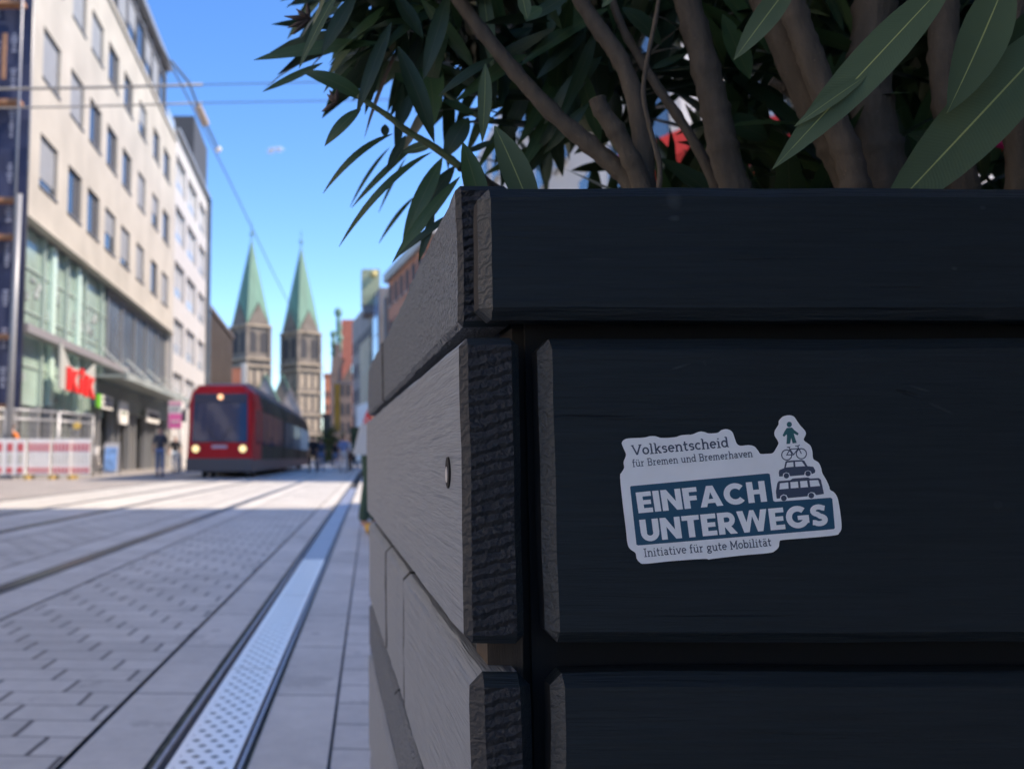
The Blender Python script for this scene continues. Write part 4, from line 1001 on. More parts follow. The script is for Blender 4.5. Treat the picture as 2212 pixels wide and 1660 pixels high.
def loft(q, secs):
    n = len(secs[0]); i0 = len(q.v)
    for s_ in secs: q.v += [tuple(p) for p in s_]
    for k in range(len(secs) - 1):
        for j in range(n):
            j2 = (j + 1) % n; q.f.append((i0 + k * n + j, i0 + k * n + j2, i0 + (k + 1) * n + j2, i0 + (k + 1) * n + j)); q.mi.append(0)
    q.f.append(tuple(i0 + j for j in range(n))); q.mi.append(0); q.f.append(tuple(i0 + (len(secs) - 1) * n + n - 1 - j for j in range(n))); q.mi.append(0)
def front(q):
    a = section(1.10, 0.0); a = [(x * (.94 if z > 2 else 1), y + max(0, z - 1.2) * .14, z * (.985 if z > 2.9 else 1)) for x, y, z in a]
    loft(q, [a, section(1.15, .55), section(1.15, 2.5)])
tbuild('front_body', M_tred, front)
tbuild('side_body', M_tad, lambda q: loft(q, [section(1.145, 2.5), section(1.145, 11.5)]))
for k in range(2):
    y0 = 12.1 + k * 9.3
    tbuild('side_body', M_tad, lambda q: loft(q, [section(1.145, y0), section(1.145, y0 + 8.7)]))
    tbuild('bellows', M_tdark, lambda q: loft(q, [section(1.05, y0 - .6), section(1.05, y0)]))
tbuild('roof_cover', M_troof, lambda q: q.box(-.75, .75, 2.2, 29, 3.18, 3.36))
tbuild('skirt', M_tdark, lambda q: (loft(q, [[(-1.12, -.05, .22), (1.12, -.05, .22), (1.12, -.05, .62), (-1.12, -.05, .62)], [(-1.16, .5, .22), (1.16, .5, .22), (1.16, .5, .62), (-1.16, .5, .62)], [(-1.16, 30, .22), (1.16, 30, .22), (1.16, 30, .62), (-1.16, 30, .62)]])))
ws = tbuild('windscreen', M_tglass, lambda q: q.prism([(-.95, -.012, 1.20), (.95, -.012, 1.20), (.92, .215, 2.86), (-.92, .215, 2.86)], (0, .04, 0)))
tbuild('destination_display', mat('tram_display', (.015, .02, .05), .3), lambda q: q.prism([(-.9, .165, 2.56), (.9, .165, 2.56), (.88, .205, 2.83), (-.88, .205, 2.83)], (0, -.02, 0)), False, ws)
tbuild('wiper', M_tdark, lambda q: (q.tube([(.02, -.03, 1.18), (.42, .04, 1.75)], .014, 6), q.tube([(-.05, -.03, 1.18), (-.45, .04, 1.75)], .014, 6)))
tbuild('bumper_line', M_tdark, lambda q: q.box(-1.11, 1.11, -.03, .0, .60, .66))
for y_ in (2.0, 2.6, 5.4, 5.5, 10.2): tbuild('door_seam', M_tdark, lambda q: q.box(1.144, 1.156, y_, y_ + .05, .7, 2.9))
M_lamp = mat('headlight_lit', (.9, .8, .5), .3, emit=(1, .68, .24), estr=.38)
for x in (-.80, .80):
    hl = tbuild('headlight', M_lamp, lambda q: q.tube([(x, -.05, .98), (x, .02, .98)], .115, 20))
    tbuild('bezel', M_tdark, lambda q: q.tube([(x, -.02, .98), (x, .03, .98)], .15, 20), False, hl)
tbuild('top_lamp', mat('top_lamp', (.7, .35, .2), .4, emit=(1, .5, .25), estr=.5), lambda q: q.tube([(0, .12, 2.74), (0, .2, 2.74)], .09, 14))
tbuild('number_plate', mat('plate_pale', (.45, .40, .50), .5), lambda q: q.box(-.26, .26, -.012, .01, 1.0, 1.10))
for y0, y1 in [(1.0, 1.75), (2.7, 4.0), (4.2, 6.6), (6.8, 9.0), (9.2, 11.3)] + [(12.3 + 9.3 * k + 2.9 * j, 14.9 + 9.3 * k + 2.9 * j) for k in range(2) for j in range(3)]:
    tbuild('side_window', M_tglass, lambda q: q.box(1.143, 1.160, y0, y1, 1.15, 2.35)); tbuild('side_window', M_tglass, lambda q: q.box(-1.160, -1.143, y0, y1, 1.15, 2.35))
b = None
for s_ in (-1, 1):
    for y in (1.5, 3.3, 15, 17, 26, 28): tbuild('wheel', M_tdark, lambda q: q.tube([(s_ * .66, y, .29), (s_ * .80, y, .29)], .29, 16))
tbuild('underframe', mat('underframe', (.012, .012, .014), .8), lambda q: q.box(-.58, .58, 0.9, 29, .12, .4))
tbuild('mirror', M_tdark, lambda q: (q.box(-1.34, -1.20, .2, .3, 1.9, 2.3), q.tube([(-1.27, .25, 2.3), (-1.0, .4, 2.6)], .03, 6)))

# ------------------------------------------------------------------ overhead line
M_wire = mat('wire_dark', (.10, .12, .13), .5, .4); M_cable = mat('span_cable', (.24, .25, .25), .5)
dX = math.tan(GA)
cw = MB(); P = []
for k in range(41):
    y = 6 + k * 4.0; P.append((-2.64 + dX * y, y, CAM_H + 5.15 + .10 * math.cos(2 * math.pi * (y - 15) / 30)))
cw.tube(P, .011, 6); tag(cw.build('contact_wire', M_wire), 'dark overhead contact wire running away above the near rails', 'wire')
def span(z0, zm, z1, y, r_, lab):
    q = MB(); x1 = -2.64 + dX * y; pts = [(-10.5, y, z0)] + [(-10.5 + (x1 + 10.5) * k / 8, y, z0 + (zm - z0) * k / 8 - .12 * math.sin(math.pi * k / 8)) for k in range(1, 9)]
    q.tube(pts, r_, 8)
    t_ = thing('span_wire', lab, 'wire', (x1, y, zm), 0, 'span wires across the street')
    q.build('carrier_tube', M_cable, t_, True)
    q2 = MB(); q2.tube([(x1, y, zm)] + [(x1 + (10.5 - x1) * k / 8, y, zm + (z1 - zm) * k / 8 - .1 * math.sin(math.pi * k / 8)) for k in range(1, 9)], .008, 6); q2.build('steel_rope', M_wire, t_)
za, zb_ = at(0, 168, 15).z, at(0, 211, 15).z
span(za, at(415, 183, 15).z, at(830, 146, 15).z + .3, 15, .024, 'upper pale span wire crossing in front of the cream building')
span(zb_, at(422, 222, 15).z, at(830, 192, 15).z + .3, 15.01, .016, 'lower pale span wire crossing in front of the cream building')
ins = thing('insulator', 'ribbed insulator hanging on the overhead wire beside the sky', 'insulator', tuple(at(430, 240, 15)))
p0, p1, p2 = at(408, 178, 14.6), at(427, 228, 15), at(446, 270, 15.4)
b = MB(); n_ = 14
b.tube([p1 + (p2 - p1) * k / n_ for k in range(n_ + 1)], [.035 + (.03 if k % 2 else 0) for k in range(n_ + 1)], 10); b.build('ribbed_body', mat('insulator_tan', (.40, .36, .32), .4), ins, True)
b = MB(); b.tube([at(370, 132, 14), p0, p1], .018, 8); b.tube([p2, at(470, 320, 16.5)], .018, 8); b.build('clamp', M_wire, ins, True)
b = MB(); q_ = at(472, 323, 16.6); b.ball(q_, .055); b.build('bulb', mat('clip_pale', (.7, .72, .75), .4), ins, True)

# ------------------------------------------------------------------ roadworks barriers, mesh fence, signs
M_barred = mat('barrier_red', (.56, .11, .12), .5); M_foot = mat('rubber_foot', (.38, .26, .07), .8)
bx = [(-60, 54, 'red and white barrier cut by the left picture edge'), (59, 107, 'red and white barrier second from the left picture edge'), (112, 151, 'red and white barrier third from the left picture edge'), (153, 194, 'red and white barrier at the right end of its row')]
for k, (u0, u1, lab) in enumerate(bx):
    Ya, Yb = 31.0 + .06 * k, 31.0 + .06 * k
    A = at(u0, 1020, Ya).x; B = at(u1, 1020, Ya).x
    t_ = thing('barrier', lab, 'barrier', ((A + B) / 2, Ya, 0), 0, 'red and white barriers around the roadworks')
    boxpart('panel', M_whitepl, t_, (A, B, Ya, Ya + .07, .14, 1.28))
    n_ = 5; s_ = (B - A) / n_
    boxparts('red_block', M_barred, t_, *[(A + s_ * (j + .22), A + s_ * (j + .78), Ya - .012, Ya, .88, 1.14) for j in range(n_)])
    boxparts('red_block', M_barred, t_, *[(A + s_ * (j + .22), A + s_ * (j + .78), Ya - .012, Ya, .20, .38) for j in range(n_)])
    boxparts('recess', mat('barrier_recess', (.55, .54, .48), .7), t_, *[(A + s_ * j + .08, A + s_ * (j + 1) - .08, Ya - .008, Ya, .48, .80) for j in range(n_)])
    boxpart('foot', M_foot, t_, (A - .02, A + .12, Ya - .35, Ya + .42, 0, .13))
M_mesh = mat('fence_wire', (.42, .43, .44), .5, .5)
for k, (xa, ya, xb, yb, lab) in enumerate([(-11.6, 31.6, -10.45, 31.7, 'wire mesh fence panel behind the barriers at the left edge'), (-10.35, 31.7, -9.3, 33.8, 'wire mesh fence panel in the middle behind the barriers'), (-9.28, 33.9, -8.75, 36.6, 'wire mesh fence panel farthest right behind the barriers')]):
    t_ = thing('mesh_fence', lab, 'fence', (xa, ya, 0), 0, 'mesh fence panels behind the barriers')
    A, B = Vector((xa, ya, 0)), Vector((xb, yb, 0)); H_ = 2.25
    b = MB()
    for z in (.2, 1.95, H_): b.tube([A + Vector((0, 0, z)), B + Vector((0, 0, z))], .04, 8)
    for q in (A, B): b.tube([q, q + Vector((0, 0, H_))], .04, 8)
    b.build('frame', M_mesh, t_, True)
    b = MB(); n_ = 16
    for j in range(1, n_): b.tube([A + (B - A) * j / n_ + Vector((0, 0, .2)), A + (B - A) * j / n_ + Vector((0, 0, H_))], .006, 4)
    for j in range(1, 8): b.tube([A + Vector((0, 0, .2 + j * .25)), B + Vector((0, 0, .2 + j * .25))], .006, 4)
    b.build('mesh', M_mesh, t_)
    boxpart('foot', M_metal, t_, (xa - .12, xa + .12, ya - .3, ya + .3, 0, .12))
yl = at(166, 919, 33); b = MB(); b.tube([yl - Vector((0, .05, 0)), yl + Vector((0, .05, 0))], .12, 16)
wl = thing('warning_lamp', 'round yellow warning lamp fixed to the fence above barriers', 'lamp', tuple(yl)); b.build('lens', mat('lamp_yellow', (.75, .52, .12), .4), wl); boxpart('housing', M_metal, wl, (yl.x - .06, yl.x + .06, yl.y + .055, yl.y + .12, yl.z - .3, yl.z - .02))
# worker in orange behind the barrier is built with the people below
af = thing('pavement_sign', 'blue and white A-frame sign standing outside the shops', 'sign', tuple(at(237, 1015, 40)))
A, B = at(222, 1000, 40).x, at(254, 1000, 40).x
b = MB(); b.prism([(A, 40, 0), (B, 40, 0), (B, 40.25, 1.28), (A, 40.25, 1.28)], (0, .04, 0)); b.prism([(A, 40.75, 0), (B, 40.75, 0), (B, 40.29, 1.28), (A, 40.29, 1.28)], (0, .04, 0)); b.build('board', mat('aframe_grey', (.55, .56, .58), .4, .3), af)
b = MB(); b.prism([(A + .06, 40.0, .15), (B - .06, 40.0, .15), (B - .06, 40.20, 1.1), (A + .06, 40.20, 1.1)], (0, -.012, 0)); b.build('poster', mat('poster_blue', (.16, .30, .60), .5, var=.7, vscale=3), af)
bc = thing('bicycle', 'parked bicycle with pale basket standing between the barriers and the blue sign', 'bicycle', tuple(at(208, 1018, 38)))
X0 = at(208, 1010, 38).x; b = MB()
for y in (37.6, 38.65):
    wh = MB(); wh.tube([(X0, y + .33 * math.cos(R(a)), .34 + .33 * math.sin(R(a))) for a in range(0, 361, 20)], .022, 6); wo_ = wh.build('wheel', M_ink, bc, True)
    sp_ = MB()
    for a in range(0, 180, 30): sp_.tube([(X0, y + .31 * math.cos(R(a)), .34 + .31 * math.sin(R(a))), (X0, y - .31 * math.cos(R(a)), .34 - .31 * math.sin(R(a)))], .003, 4)
    sp_.build('spokes', M_pole, wo_)
b = MB()
for s_ in ([(X0, 37.6, .34), (X0, 37.75, .95), (X0, 37.78, 1.05)], [(X0, 37.72, .82), (X0, 38.15, .30), (X0, 38.32, .85)], [(X0, 37.74, .9), (X0, 38.28, .78)], [(X0, 38.15, .3), (X0, 38.65, .34), (X0, 38.3, .78)], [(X0 - .28, 37.85, 1.05), (X0, 37.78, 1.06), (X0 + .28, 37.85, 1.05)]): b.tube(s_, .018, 6)
b.build('frame', mat('bike_frame', (.5, .48, .48), .3, .4), bc, True)
b = MB(); b.ball((X0, 38.34, .92), .12, sc=(.7, 1.1, .4)); b.build('saddle', M_ink, bc, True)
b = MB(); b.box(X0 - .2, X0 + .2, 37.2, 37.5, .8, 1.1); b.build('basket', M_whitepl, bc)
ps = thing('pole_sign', 'pink and white sign panel on a pale pole beside the tram', 'sign', tuple(at(388, 1012, 47)))
pX = at(389, 990, 47).x; A, B = at(364, 900, 47).x, at(394, 900, 47).x; zt, zm_, zb2 = at(378, 866, 47).z, at(378, 893, 47).z, at(378, 926, 47).z
part('pole', M_whitepl, ps, lambda q: q.tube([(pX, 47.1, 0), (pX, 47.1, zt)], .09, 10), True)
boxpart('panel', M_whitepl, ps, (A, B, 46.9, 46.98, zb2, zt))
boxpart('pink_field', mat('sign_pink', (.80, .16, .42), .5), ps, (A + .03, B - .03, 46.885, 46.9, zb2 + .03, zm_)); boxpart('pink_strip', mat('sign_pink_pale', (.75, .35, .48), .5), ps, (A + .03, B - .03, 46.885, 46.9, zt - .2, zt - .04))
b = MB()
for j in range(3): b.box(A + .12 + j * .16, A + .20 + j * .16, 46.88, 46.9, zm_ + .12, zt - .3)
b.build('lettering', mat('sign_grey', (.35, .36, .36), .6), ps)
b = MB(); rg = random.Random(5)
for j in range(5): b.box(A + .15 + j * .09, A + .2 + j * .09, 46.87, 46.885, zb2 + .3, zb2 + .42)
b.build('lettering', M_whitepl, ps)

# ------------------------------------------------------------------ cathedral
M_stone = mat('cathedral_stone', (.17, .145, .12), .85, var=.25, vscale=.25, bump=.4, bscale=1.2, bdist=.2)
M_copper = mat('copper_green', (.12, .235, .17), .6, var=.18, vscale=.12, stretch=(3, 3, .3))
M_opening = mat('belfry_opening', (.05, .05, .055), .9)
M_light = mat('lit_sandstone', (.33, .27, .20), .85, var=.2, vscale=.4)  # sunlit beige put into the stone colour
cat = thing('cathedral', 'twin towered cathedral with pointed green copper spires at the end of the street', 'cathedral', (-20, 380, 0))
def tower(cx, Y, a, z_e, z_top, z_peak, rot):
    M_ = Matrix.Translation((cx, Y, 0)) @ Matrix.Rotation(rot, 4, 'Z')
    q = MB(); h_ = a / 2
    bands = [0, 10, 18, 27, 36, z_e - 13, z_e]
    q.box(-h_, h_, -h_, h_, 0, z_e)
    for sx_ in (-1, 1):
        for sy_ in (-1, 1): q.box(sx_ * h_ - .7, sx_ * h_ + .7, sy_ * h_ - .7, sy_ * h_ + .7, 0, z_e - .5)
    q.v = [tuple(M_ @ Vector(v)) for v in q.v]; tw = q.build('tower', M_stone, cat)
    for z in bands[1:]:
        q = MB(); q.box(-h_ - .95, h_ + .95, -h_ - .95, h_ + .95, z - .45, z + .35)
        q.v = [tuple(M_ @ Vector(v)) for v in q.v]; q.build('string_course', M_light, tw)
    q = ('belfry_opening', M_opening); q2 = ('blind_arcade', M_light)
    for f_ in range(4):
        Rm = Matrix.Rotation(f_ * math.pi / 2, 4, 'Z')
        def arch(qq, u0, u1, z0, z1, dep):
            n_ = 6; r_ = (u1 - u0) / 2; pts = [(u0, -h_ - dep, z0), (u1, -h_ - dep, z0)] + [((u0 + u1) / 2 + r_ * math.cos(R(180 * k / n_)), -h_ - dep, z1 - r_ + r_ * math.sin(R(180 * k / n_))) for k in range(n_ + 1)]
            pts = [Rm @ Vector(p) for p in pts]; g0 = MB(); g0.prism(pts, Rm.to_3x3() @ Vector((0, .3, 0))); g0.v = [tuple(M_ @ Vector(v)) for v in g0.v]; g0.build(qq[0], qq[1], tw)
        for (z0, z1) in ((z_e - 10.5, z_e - 2.2), (37.5, z_e - 14.5)):
            for u in (-.27, .27): arch(q, (u - .19) * a, (u + .19) * a, z0, z1, .12)
        for (z0, z1) in ((28.5, 34.5), (19.5, 25.5), (11.2, 16.6)):
            for u in (-.33, 0, .33): arch(q2, (u - .11) * a, (u + .11) * a, z0, z1, .14)
        for (z0, z1) in ((28.8, 34), (19.8, 25), (11.5, 16)):
            for u in (-.165, .165): arch(q, (u - .035) * a, (u + .035) * a, z0, z1, .10)
        gq = [Rm @ Vector(p) for p in ((-h_ * .96, -h_ - .2, z_e + .3), (h_ * .96, -h_ - .2, z_e + .3), (0, -h_ - .2, z_peak - .6))]
        g_ = MB(); g_.prism(gq, Rm.to_3x3() @ Vector((0, .8, 0))); g_.v = [tuple(M_ @ Vector(v)) for v in g_.v]; g_.build('gable', M_stone, tw)
    # helm: from the gable peaks and the corners up to the tip
    e = h_ * 1.06; tip = Vector((0, 0, z_top)); cor = [Vector((sx_ * e, sy_ * e, z_e)) for sx_, sy_ in ((-1, -1), (1, -1), (1, 1), (-1, 1))]
    pk = [Vector(p) for p in ((0, -h_ * .98, z_peak), (h_ * .98, 0, z_peak), (0, h_ * .98, z_peak), (-h_ * .98, 0, z_peak))]
    q = MB()
    for k in range(4):
        q.poly([cor[k], pk[k], tip]); q.poly([pk[k - 1], cor[k], tip])
    q.v = [tuple(M_ @ v) if isinstance(v, Vector) else tuple(M_ @ Vector(v)) for v in q.v]
    q.build('spire', M_copper, tw)
    q = MB(); q.tube([M_ @ Vector((0, 0, z_top - .6)), M_ @ Vector((0, 0, z_top + 6.2))], [.35, .12], 8); q.ball(M_ @ Vector((0, 0, z_top + 1.2)), .8); q.build('finial', M_copper, tw)
tz = lambda px, py, Y: at(px, py, Y)
RT = R(38)
tower(at(542, 700, 380).x, 380, 10.5, at(542, 706, 380).z, at(546, 512, 380).z, at(546, 655, 380).z, RT)
tower(at(650, 720, 398).x, 398, 10.9, at(650, 721, 398).z, at(655, 528, 398).z, at(655, 672, 398).z, RT)
# nave gables between and before the towers
M_pink = mat('nave_stone', (.30, .26, .24), .85, var=.2, vscale=.3)
def gable_house(parent, u0, u1, py_e, py_t, Y, m, mr, name='gable_wall', dep=14):
    A = at(u0, py_e, Y); B = at(u1, py_e, Y); T_ = at((u0 + u1) / 2, py_t, Y)
    q = MB(); q.prism([(A.x, Y, 0), (B.x, Y, 0), (B.x, Y, B.z), T_, (A.x, Y, A.z)], (0, dep, 0)); w_ = q.build(name, m, parent)
    q = MB(); o = Vector((0, -.4, 0)); up = Vector((0, 0, .35)); ov = Vector((.5, 0, -.3))
    q.prism([A + o - ov * Vector((1, 0, 1)).length * 0 + up, T_ + o + up, T_ + o + up * 3, A + o + up * 3], (0, dep + .8, 0)); q.prism([T_ + o + up, B + o + up, B + o + up * 3, T_ + o + up * 3], (0, dep + .8, 0)); q.build('roof', mr, parent if parent is not None else w_)
    return w_
gable_house(cat, 541, 606, 880, 812, 350, M_pink, M_copper); gable_house(cat, 590, 632, 862, 812, 372, M_stone, M_copper); gable_house(cat, 604, 650, 892, 842, 340, M_pink, M_pink)
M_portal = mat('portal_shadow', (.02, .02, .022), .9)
q = MB(); Yp = 386; a0, a1 = at(640, 1000, Yp).x, at(672, 1000, Yp).x
q.prism([(a0, Yp, 0), (a1, Yp, 0), (a1, Yp, at(650, 962, Yp).z), ((a0 + a1) / 2, Yp, at(650, 938, Yp).z), (a0, Yp, at(650, 962, Yp).z)], (0, 6, 0)); q.build('porch', M_light, cat)
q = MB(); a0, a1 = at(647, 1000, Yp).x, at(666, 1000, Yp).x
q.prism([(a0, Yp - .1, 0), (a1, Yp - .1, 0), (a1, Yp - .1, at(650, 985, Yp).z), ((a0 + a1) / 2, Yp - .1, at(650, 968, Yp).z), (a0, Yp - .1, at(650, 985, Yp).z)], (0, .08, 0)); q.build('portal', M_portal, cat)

# ------------------------------------------------------------------ far houses on both sides
M_orange = mat('orange_brick', (.52, .19, .10), .8, var=.12, vscale=.6); M_brick = mat('red_brick_far', (.50, .20, .11), .8, var=.15, vscale=.6, stretch=(1, 1, 3)); M_tile = mat('roof_tile_red', (.42, .14, .09), .8, var=.15, vscale=.6)
M_greyst = mat('grey_stone_far', (.24, .225, .22), .8, var=.15, vscale=.3); M_tan = mat('tan_stone', (.42, .31, .23), .8, var=.12, vscale=.3); M_pale = mat('pale_stone_far', (.45, .44, .40), .8, var=.15, vscale=.3)
M_bluewin = mat('sky_reflection_strip', (.30, .40, .60), .15, .3)  # blue of the reflected sky put into the glass colour
oh = thing('orange_house', 'orange brick house showing above the tram roof before the cathedral', 'house', tuple(at(510, 1000, 150)))
A, B = at(496, 800, 150).x, at(521, 800, 150).x; zt = at(510, 795, 150).z
boxpart('wall', M_orange, oh, (A - 6, B, 150, 160, 0, zt)); boxpart('chimney_strip', M_pale, oh, (B, B + .7, 150, 152, 0, zt + .8)); boxparts('window', M_opening, oh, *[(A + .3 + .8 * j, A + .7 + .8 * j, 149.93, 150, zt - 5 - 3 * k, zt - 3.6 - 3 * k) for j in range(2) for k in range(3)])
def wallrun(name, lab, cat_, A, B, z1, m, mw, nb, rows_, dep=10, wfrac=.55, group=None):
    """a long facade from ground point A (near) to B (far), windows let in as parts"""
    A, B = Vector((*A, 0)), Vector((*B, 0)); d = (B - A); L = d.length; d.normalize(); n_ = Vector((d.y, -d.x, 0))  # n_ points away from the street
    if n_.x < 0: n_ = -n_
    t_ = thing(name, lab, cat_, tuple((A + B) / 2), 0, group)
    q = MB(); q.prism([A, B, B + Vector((0, 0, z1)), A + Vector((0, 0, z1))], n_ * dep); q.build('wall', m, t_)
    for (z0, zh) in rows_:
        for k in range(nb):
            a = A + d * L * (k + .5 - wfrac / 2) / nb + Vector((0, 0, z0)); c = A + d * L * (k + .5 + wfrac / 2) / nb + Vector((0, 0, z0))
            f_ = MB(); f_.prism([a, c, c + Vector((0, 0, zh)), a + Vector((0, 0, zh))], -n_ * .05); wn = f_.build('window', mw, t_)
            s_ = MB(); s_.prism([a - Vector((0, 0, .12)), c - Vector((0, 0, .12)), c - Vector((0, 0, .01)), a - Vector((0, 0, .01))], -n_ * .18); s_.build('sill', M_pale, wn)
    return t_, A, B, d, n_
zb_1 = at(941, 508, 89).z; zb_2 = at(841, 605, 112).z
rb, A, B, d, n_ = wallrun('brick_building', 'red brick building with a pale corner pier peeking over the planter planks', 'building', (at(952, 800, 86).x, 86), (at(840, 800, 112).x, 112), zb_2 - .4, M_brick, M_opening, 8, [(6 + 4 * k, 2.3) for k in range(4)])
q = MB(); q.prism([A + Vector((0, 0, zb_2 - .4)), B + Vector((0, 0, zb_2 - .4)), B + Vector((0, 0, zb_2 + .6)), A + Vector((0, 0, zb_2 + .6))], -n_ * .6); q.build('cornice', M_pale, rb)
q = MB(); q.prism([B, B + d * 3.2, B + d * 3.2 + Vector((0, 0, zb_2 - 1.2)), B + Vector((0, 0, zb_2 - 1.2))], n_ * 8 - n_ * .3); q.build('corner_pier', M_tan, rb)
q = MB(); q.prism([B + d * .4 - n_ * .01, B + d * 1.5 - n_ * .01, B + d * 1.5 - n_ * .01 + Vector((0, 0, zb_2 - 2)), B + d * .4 - n_ * .01 + Vector((0, 0, zb_2 - 2))], -n_ * .35); q.build('grey_strip', M_greyst, rb)
gb, A, B, d, n_ = wallrun('grey_building', 'grey stone building topped by a pale green square block behind the brick one', 'building', (at(822, 800, 116).x, 117), (at(761, 800, 148).x, 148), 21.3, M_greyst, M_opening, 7, [(5 + 3.6 * k, 2.0) for k in range(4)])
q = MB(); q.prism([A + d * 1 + Vector((0, 0, 3)), A + d * 5.5 + Vector((0, 0, 3)), A + d * 5.5 + Vector((0, 0, 20.6)), A + d * 1 + Vector((0, 0, 20.6))], -n_ * .12); q.build('glass_strip', M_bluewin, gb)
q = MB(); q.prism([A + d * 9 + Vector((0, 0, 4.5)), A + d * 20 + Vector((0, 0, 4.5)), A + d * 20 + Vector((0, 0, 16.5)), A + d * 9 + Vector((0, 0, 16.5))], -n_ * .11); q.build('tan_front', mat('tan_yellow_front', (.44, .38, .27), .8, var=.2, vscale=.5), gb)
q = MB(); q.prism([A + d * 3 + Vector((0, 0, .3)), A + d * 24 + Vector((0, 0, .3)), A + d * 24 + Vector((0, 0, 8.0)), A + d * 3 + Vector((0, 0, 8.0))], -n_ * .2); q.build('white_shopfront', mat('white_shopfront', (.60, .62, .64), .6, var=.2, vscale=.5), gb)
Yb = 122; a0, a1 = at(782, 600, Yb).x, at(821, 600, Yb).x
boxpart('roof_block', mat('block_green_grey', (.34, .38, .24), .7, var=.15, vscale=1), gb, (a0, a1, Yb, Yb + 3, 20.0, at(800, 581, Yb).z)); boxpart('roof_block_neck', M_greyst, gb, (a0 + .2, a1 + 1, Yb + .2, Yb + 6, 19, at(800, 628, Yb).z))
b = MB(); b.ball(((a0 + a1) / 2 + .3, Yb - .1, at(800, 592, Yb).z), .45); b.build('gold_glint', mat('gold_glint', (.62, .52, .22), .4, .4), gb)  # a gold glint made as a ball of that colour
hs = thing('gabled_house', 'dark old house with stepped gable and green copper figures beside the towers', 'house', tuple(at(738, 1000, 175)))
Y_ = 175; xs2 = [at(u, 800, Y_).x for u in (716, 724, 731, 739, 750, 760)]; zs2 = [at(740, v, Y_).z for v in (770, 742, 752, 778)]
M_brec = None
M_oldbrown = mat('old_house_brown', (.17, .125, .10), .8, var=.25, vscale=.4)
b = MB(); b.box(xs2[0], xs2[5], Y_, Y_ + 30, 0, zs2[3]); b.box(xs2[0] + .2, xs2[3], Y_, Y_ + 3, zs2[3], zs2[0]); b.box(xs2[1], xs2[2] + .4, Y_, Y_ + 3, zs2[0], zs2[1]); b.build('wall', M_oldbrown, hs)
zr0, zr1 = at(748, 742, 190).z, at(748, 690, 190).z; x0, x1 = at(738, 700, 190).x, at(762, 700, 190).x
b = MB(); b.prism([(x0, 190, zr0 - 3), (x1 + 4, 190, zr0 - 3), (x1 + 3, 190, zr1), (x0, 190, zr1)], (0, 12, 0)); b.build('roof', M_tile, hs)
b = MB(); b.prism([(xs2[3], Y_ - .2, zs2[3] - 3.5), (xs2[5], Y_ - .2, zs2[3] - .6), (xs2[5], Y_ - .2, zs2[3] + 2), (xs2[3], Y_ - .2, zs2[3] - 1)], (0, .5, 0)); b.build('red_verge', M_tile, hs)
for (u, v, r_) in ((731, 675, 1.0), (731, 692, .55), (733, 708, .7), (720, 722, .8), (734, 731, .8), (721, 742, .8), (721, 762, .75)):
    p = at(u, v, Y_ + 1); b = MB(); b.ball(p, r_ * .75, sc=(1, .8, 1.25)); b.tube([p - Vector((0, 0, 2.6)), p], [.45, .3], 8); b.build('copper_figure', M_copper, hs, True)
boxparts('window', M_opening, hs, *[(xs2[0] + .6 + 1.1 * j, xs2[0] + 1.2 + 1.1 * j, Y_ - .06, Y_, 5 + 3.4 * k, 7 + 3.4 * k) for j in range(3) for k in range(3)])
sh = thing('slim_house', 'slim sunlit orange brick house right of the cathedral towers', 'house', tuple(at(706, 1000, 240)))
A, B = at(700.5, 800, 240).x, at(713, 800, 240).x; zt = at(706, 809, 240).z
boxpart('wall', M_orange, sh, (A, B + 8, 240, 252, 0, zt)); boxpart('roof_edge', M_tile, sh, (A - .2, B + 8, 239.8, 252, zt, zt + .4)); boxparts('window', M_opening, sh, *[(A + .25 + .7 * j, A + .6 + .7 * j, 239.94, 240, 9 + 3.2 * k, 10.6 + 3.2 * k) for j in range(2) for k in range(3)])
dh = thing('dark_house', 'shaded dark house low beside the far end of the street', 'house', tuple(at(716, 1000, 200)))
A, B = at(697, 950, 200).x, at(760, 950, 200).x
boxpart('wall', mat('dark_house_wall', (.12, .10, .09), .8, var=.3, vscale=.4), dh, (A, B, 200, 210, 0, at(716, 898, 200).z)); boxpart('roof', M_oldbrown, dh, (A - .3, B + .3, 199.6, 210.4, at(716, 898, 200).z, at(716, 893, 200).z)); boxparts('shop_window', M_opening, dh, *[(A + .4 + 1.6 * j, A + 1.5 + 1.6 * j, 199.92, 200, .4, 3) for j in range(3)])
fl = thing('hanging_banner', 'narrow yellow banner hanging on the old house beside the towers', 'banner', tuple(at(728, 930, 150)))
A, B = at(722.5, 880, 150).x, at(734.5, 880, 150).x
b = MB(); b.box(A, B, 150, 150.06, at(728, 930, 150).z, at(728, 828, 150).z); b.build('cloth', mat('banner_yellow', (.62, .30, .03), .7, var=.15, vscale=.6), fl); boxpart('pole', M_metal, fl, (A - .1, 6, 149.95, 150.1, at(728, 827, 150).z, at(728, 825, 150).z))

# ------------------------------------------------------------------ buildings on the right that shade the street, unseen bounce building on the left
bR, A, B, d, n_ = wallrun('corner_building', 'pale corner building behind the oleanders with white wall towards the gap', 'building', (9.5, 25.2), (9.5, 77), 19.5, mat('pale_render_right', (.74, .72, .68), .8, var=.06, vscale=.5), M_darkglass, 14, [(5 + 3.7 * k, 2.2) for k in range(4)], 22)
M_bluepane = mat('pane_sky', (.22, .28, .36), .1)
q = MB()
for k in range(4):
    for j in range(6):
        if (j + k) % 3: boxpart('window', M_bluepane, bR, (11 + 3.3 * j, 12.6 + 3.3 * j, 25.12, 25.2, 5.2 + 3.7 * k, 7.3 + 3.7 * k))
boxpart('shop_fascia', M_red, bR, (9.4, 31, 24.9, 25.15, 3.6, 4.3))
boxparts('shop_window', M_pale, bR, *[(10 + 4 * j, 13.4 + 4 * j, 25.1, 25.18, .3, 3.2) for j in range(5)])
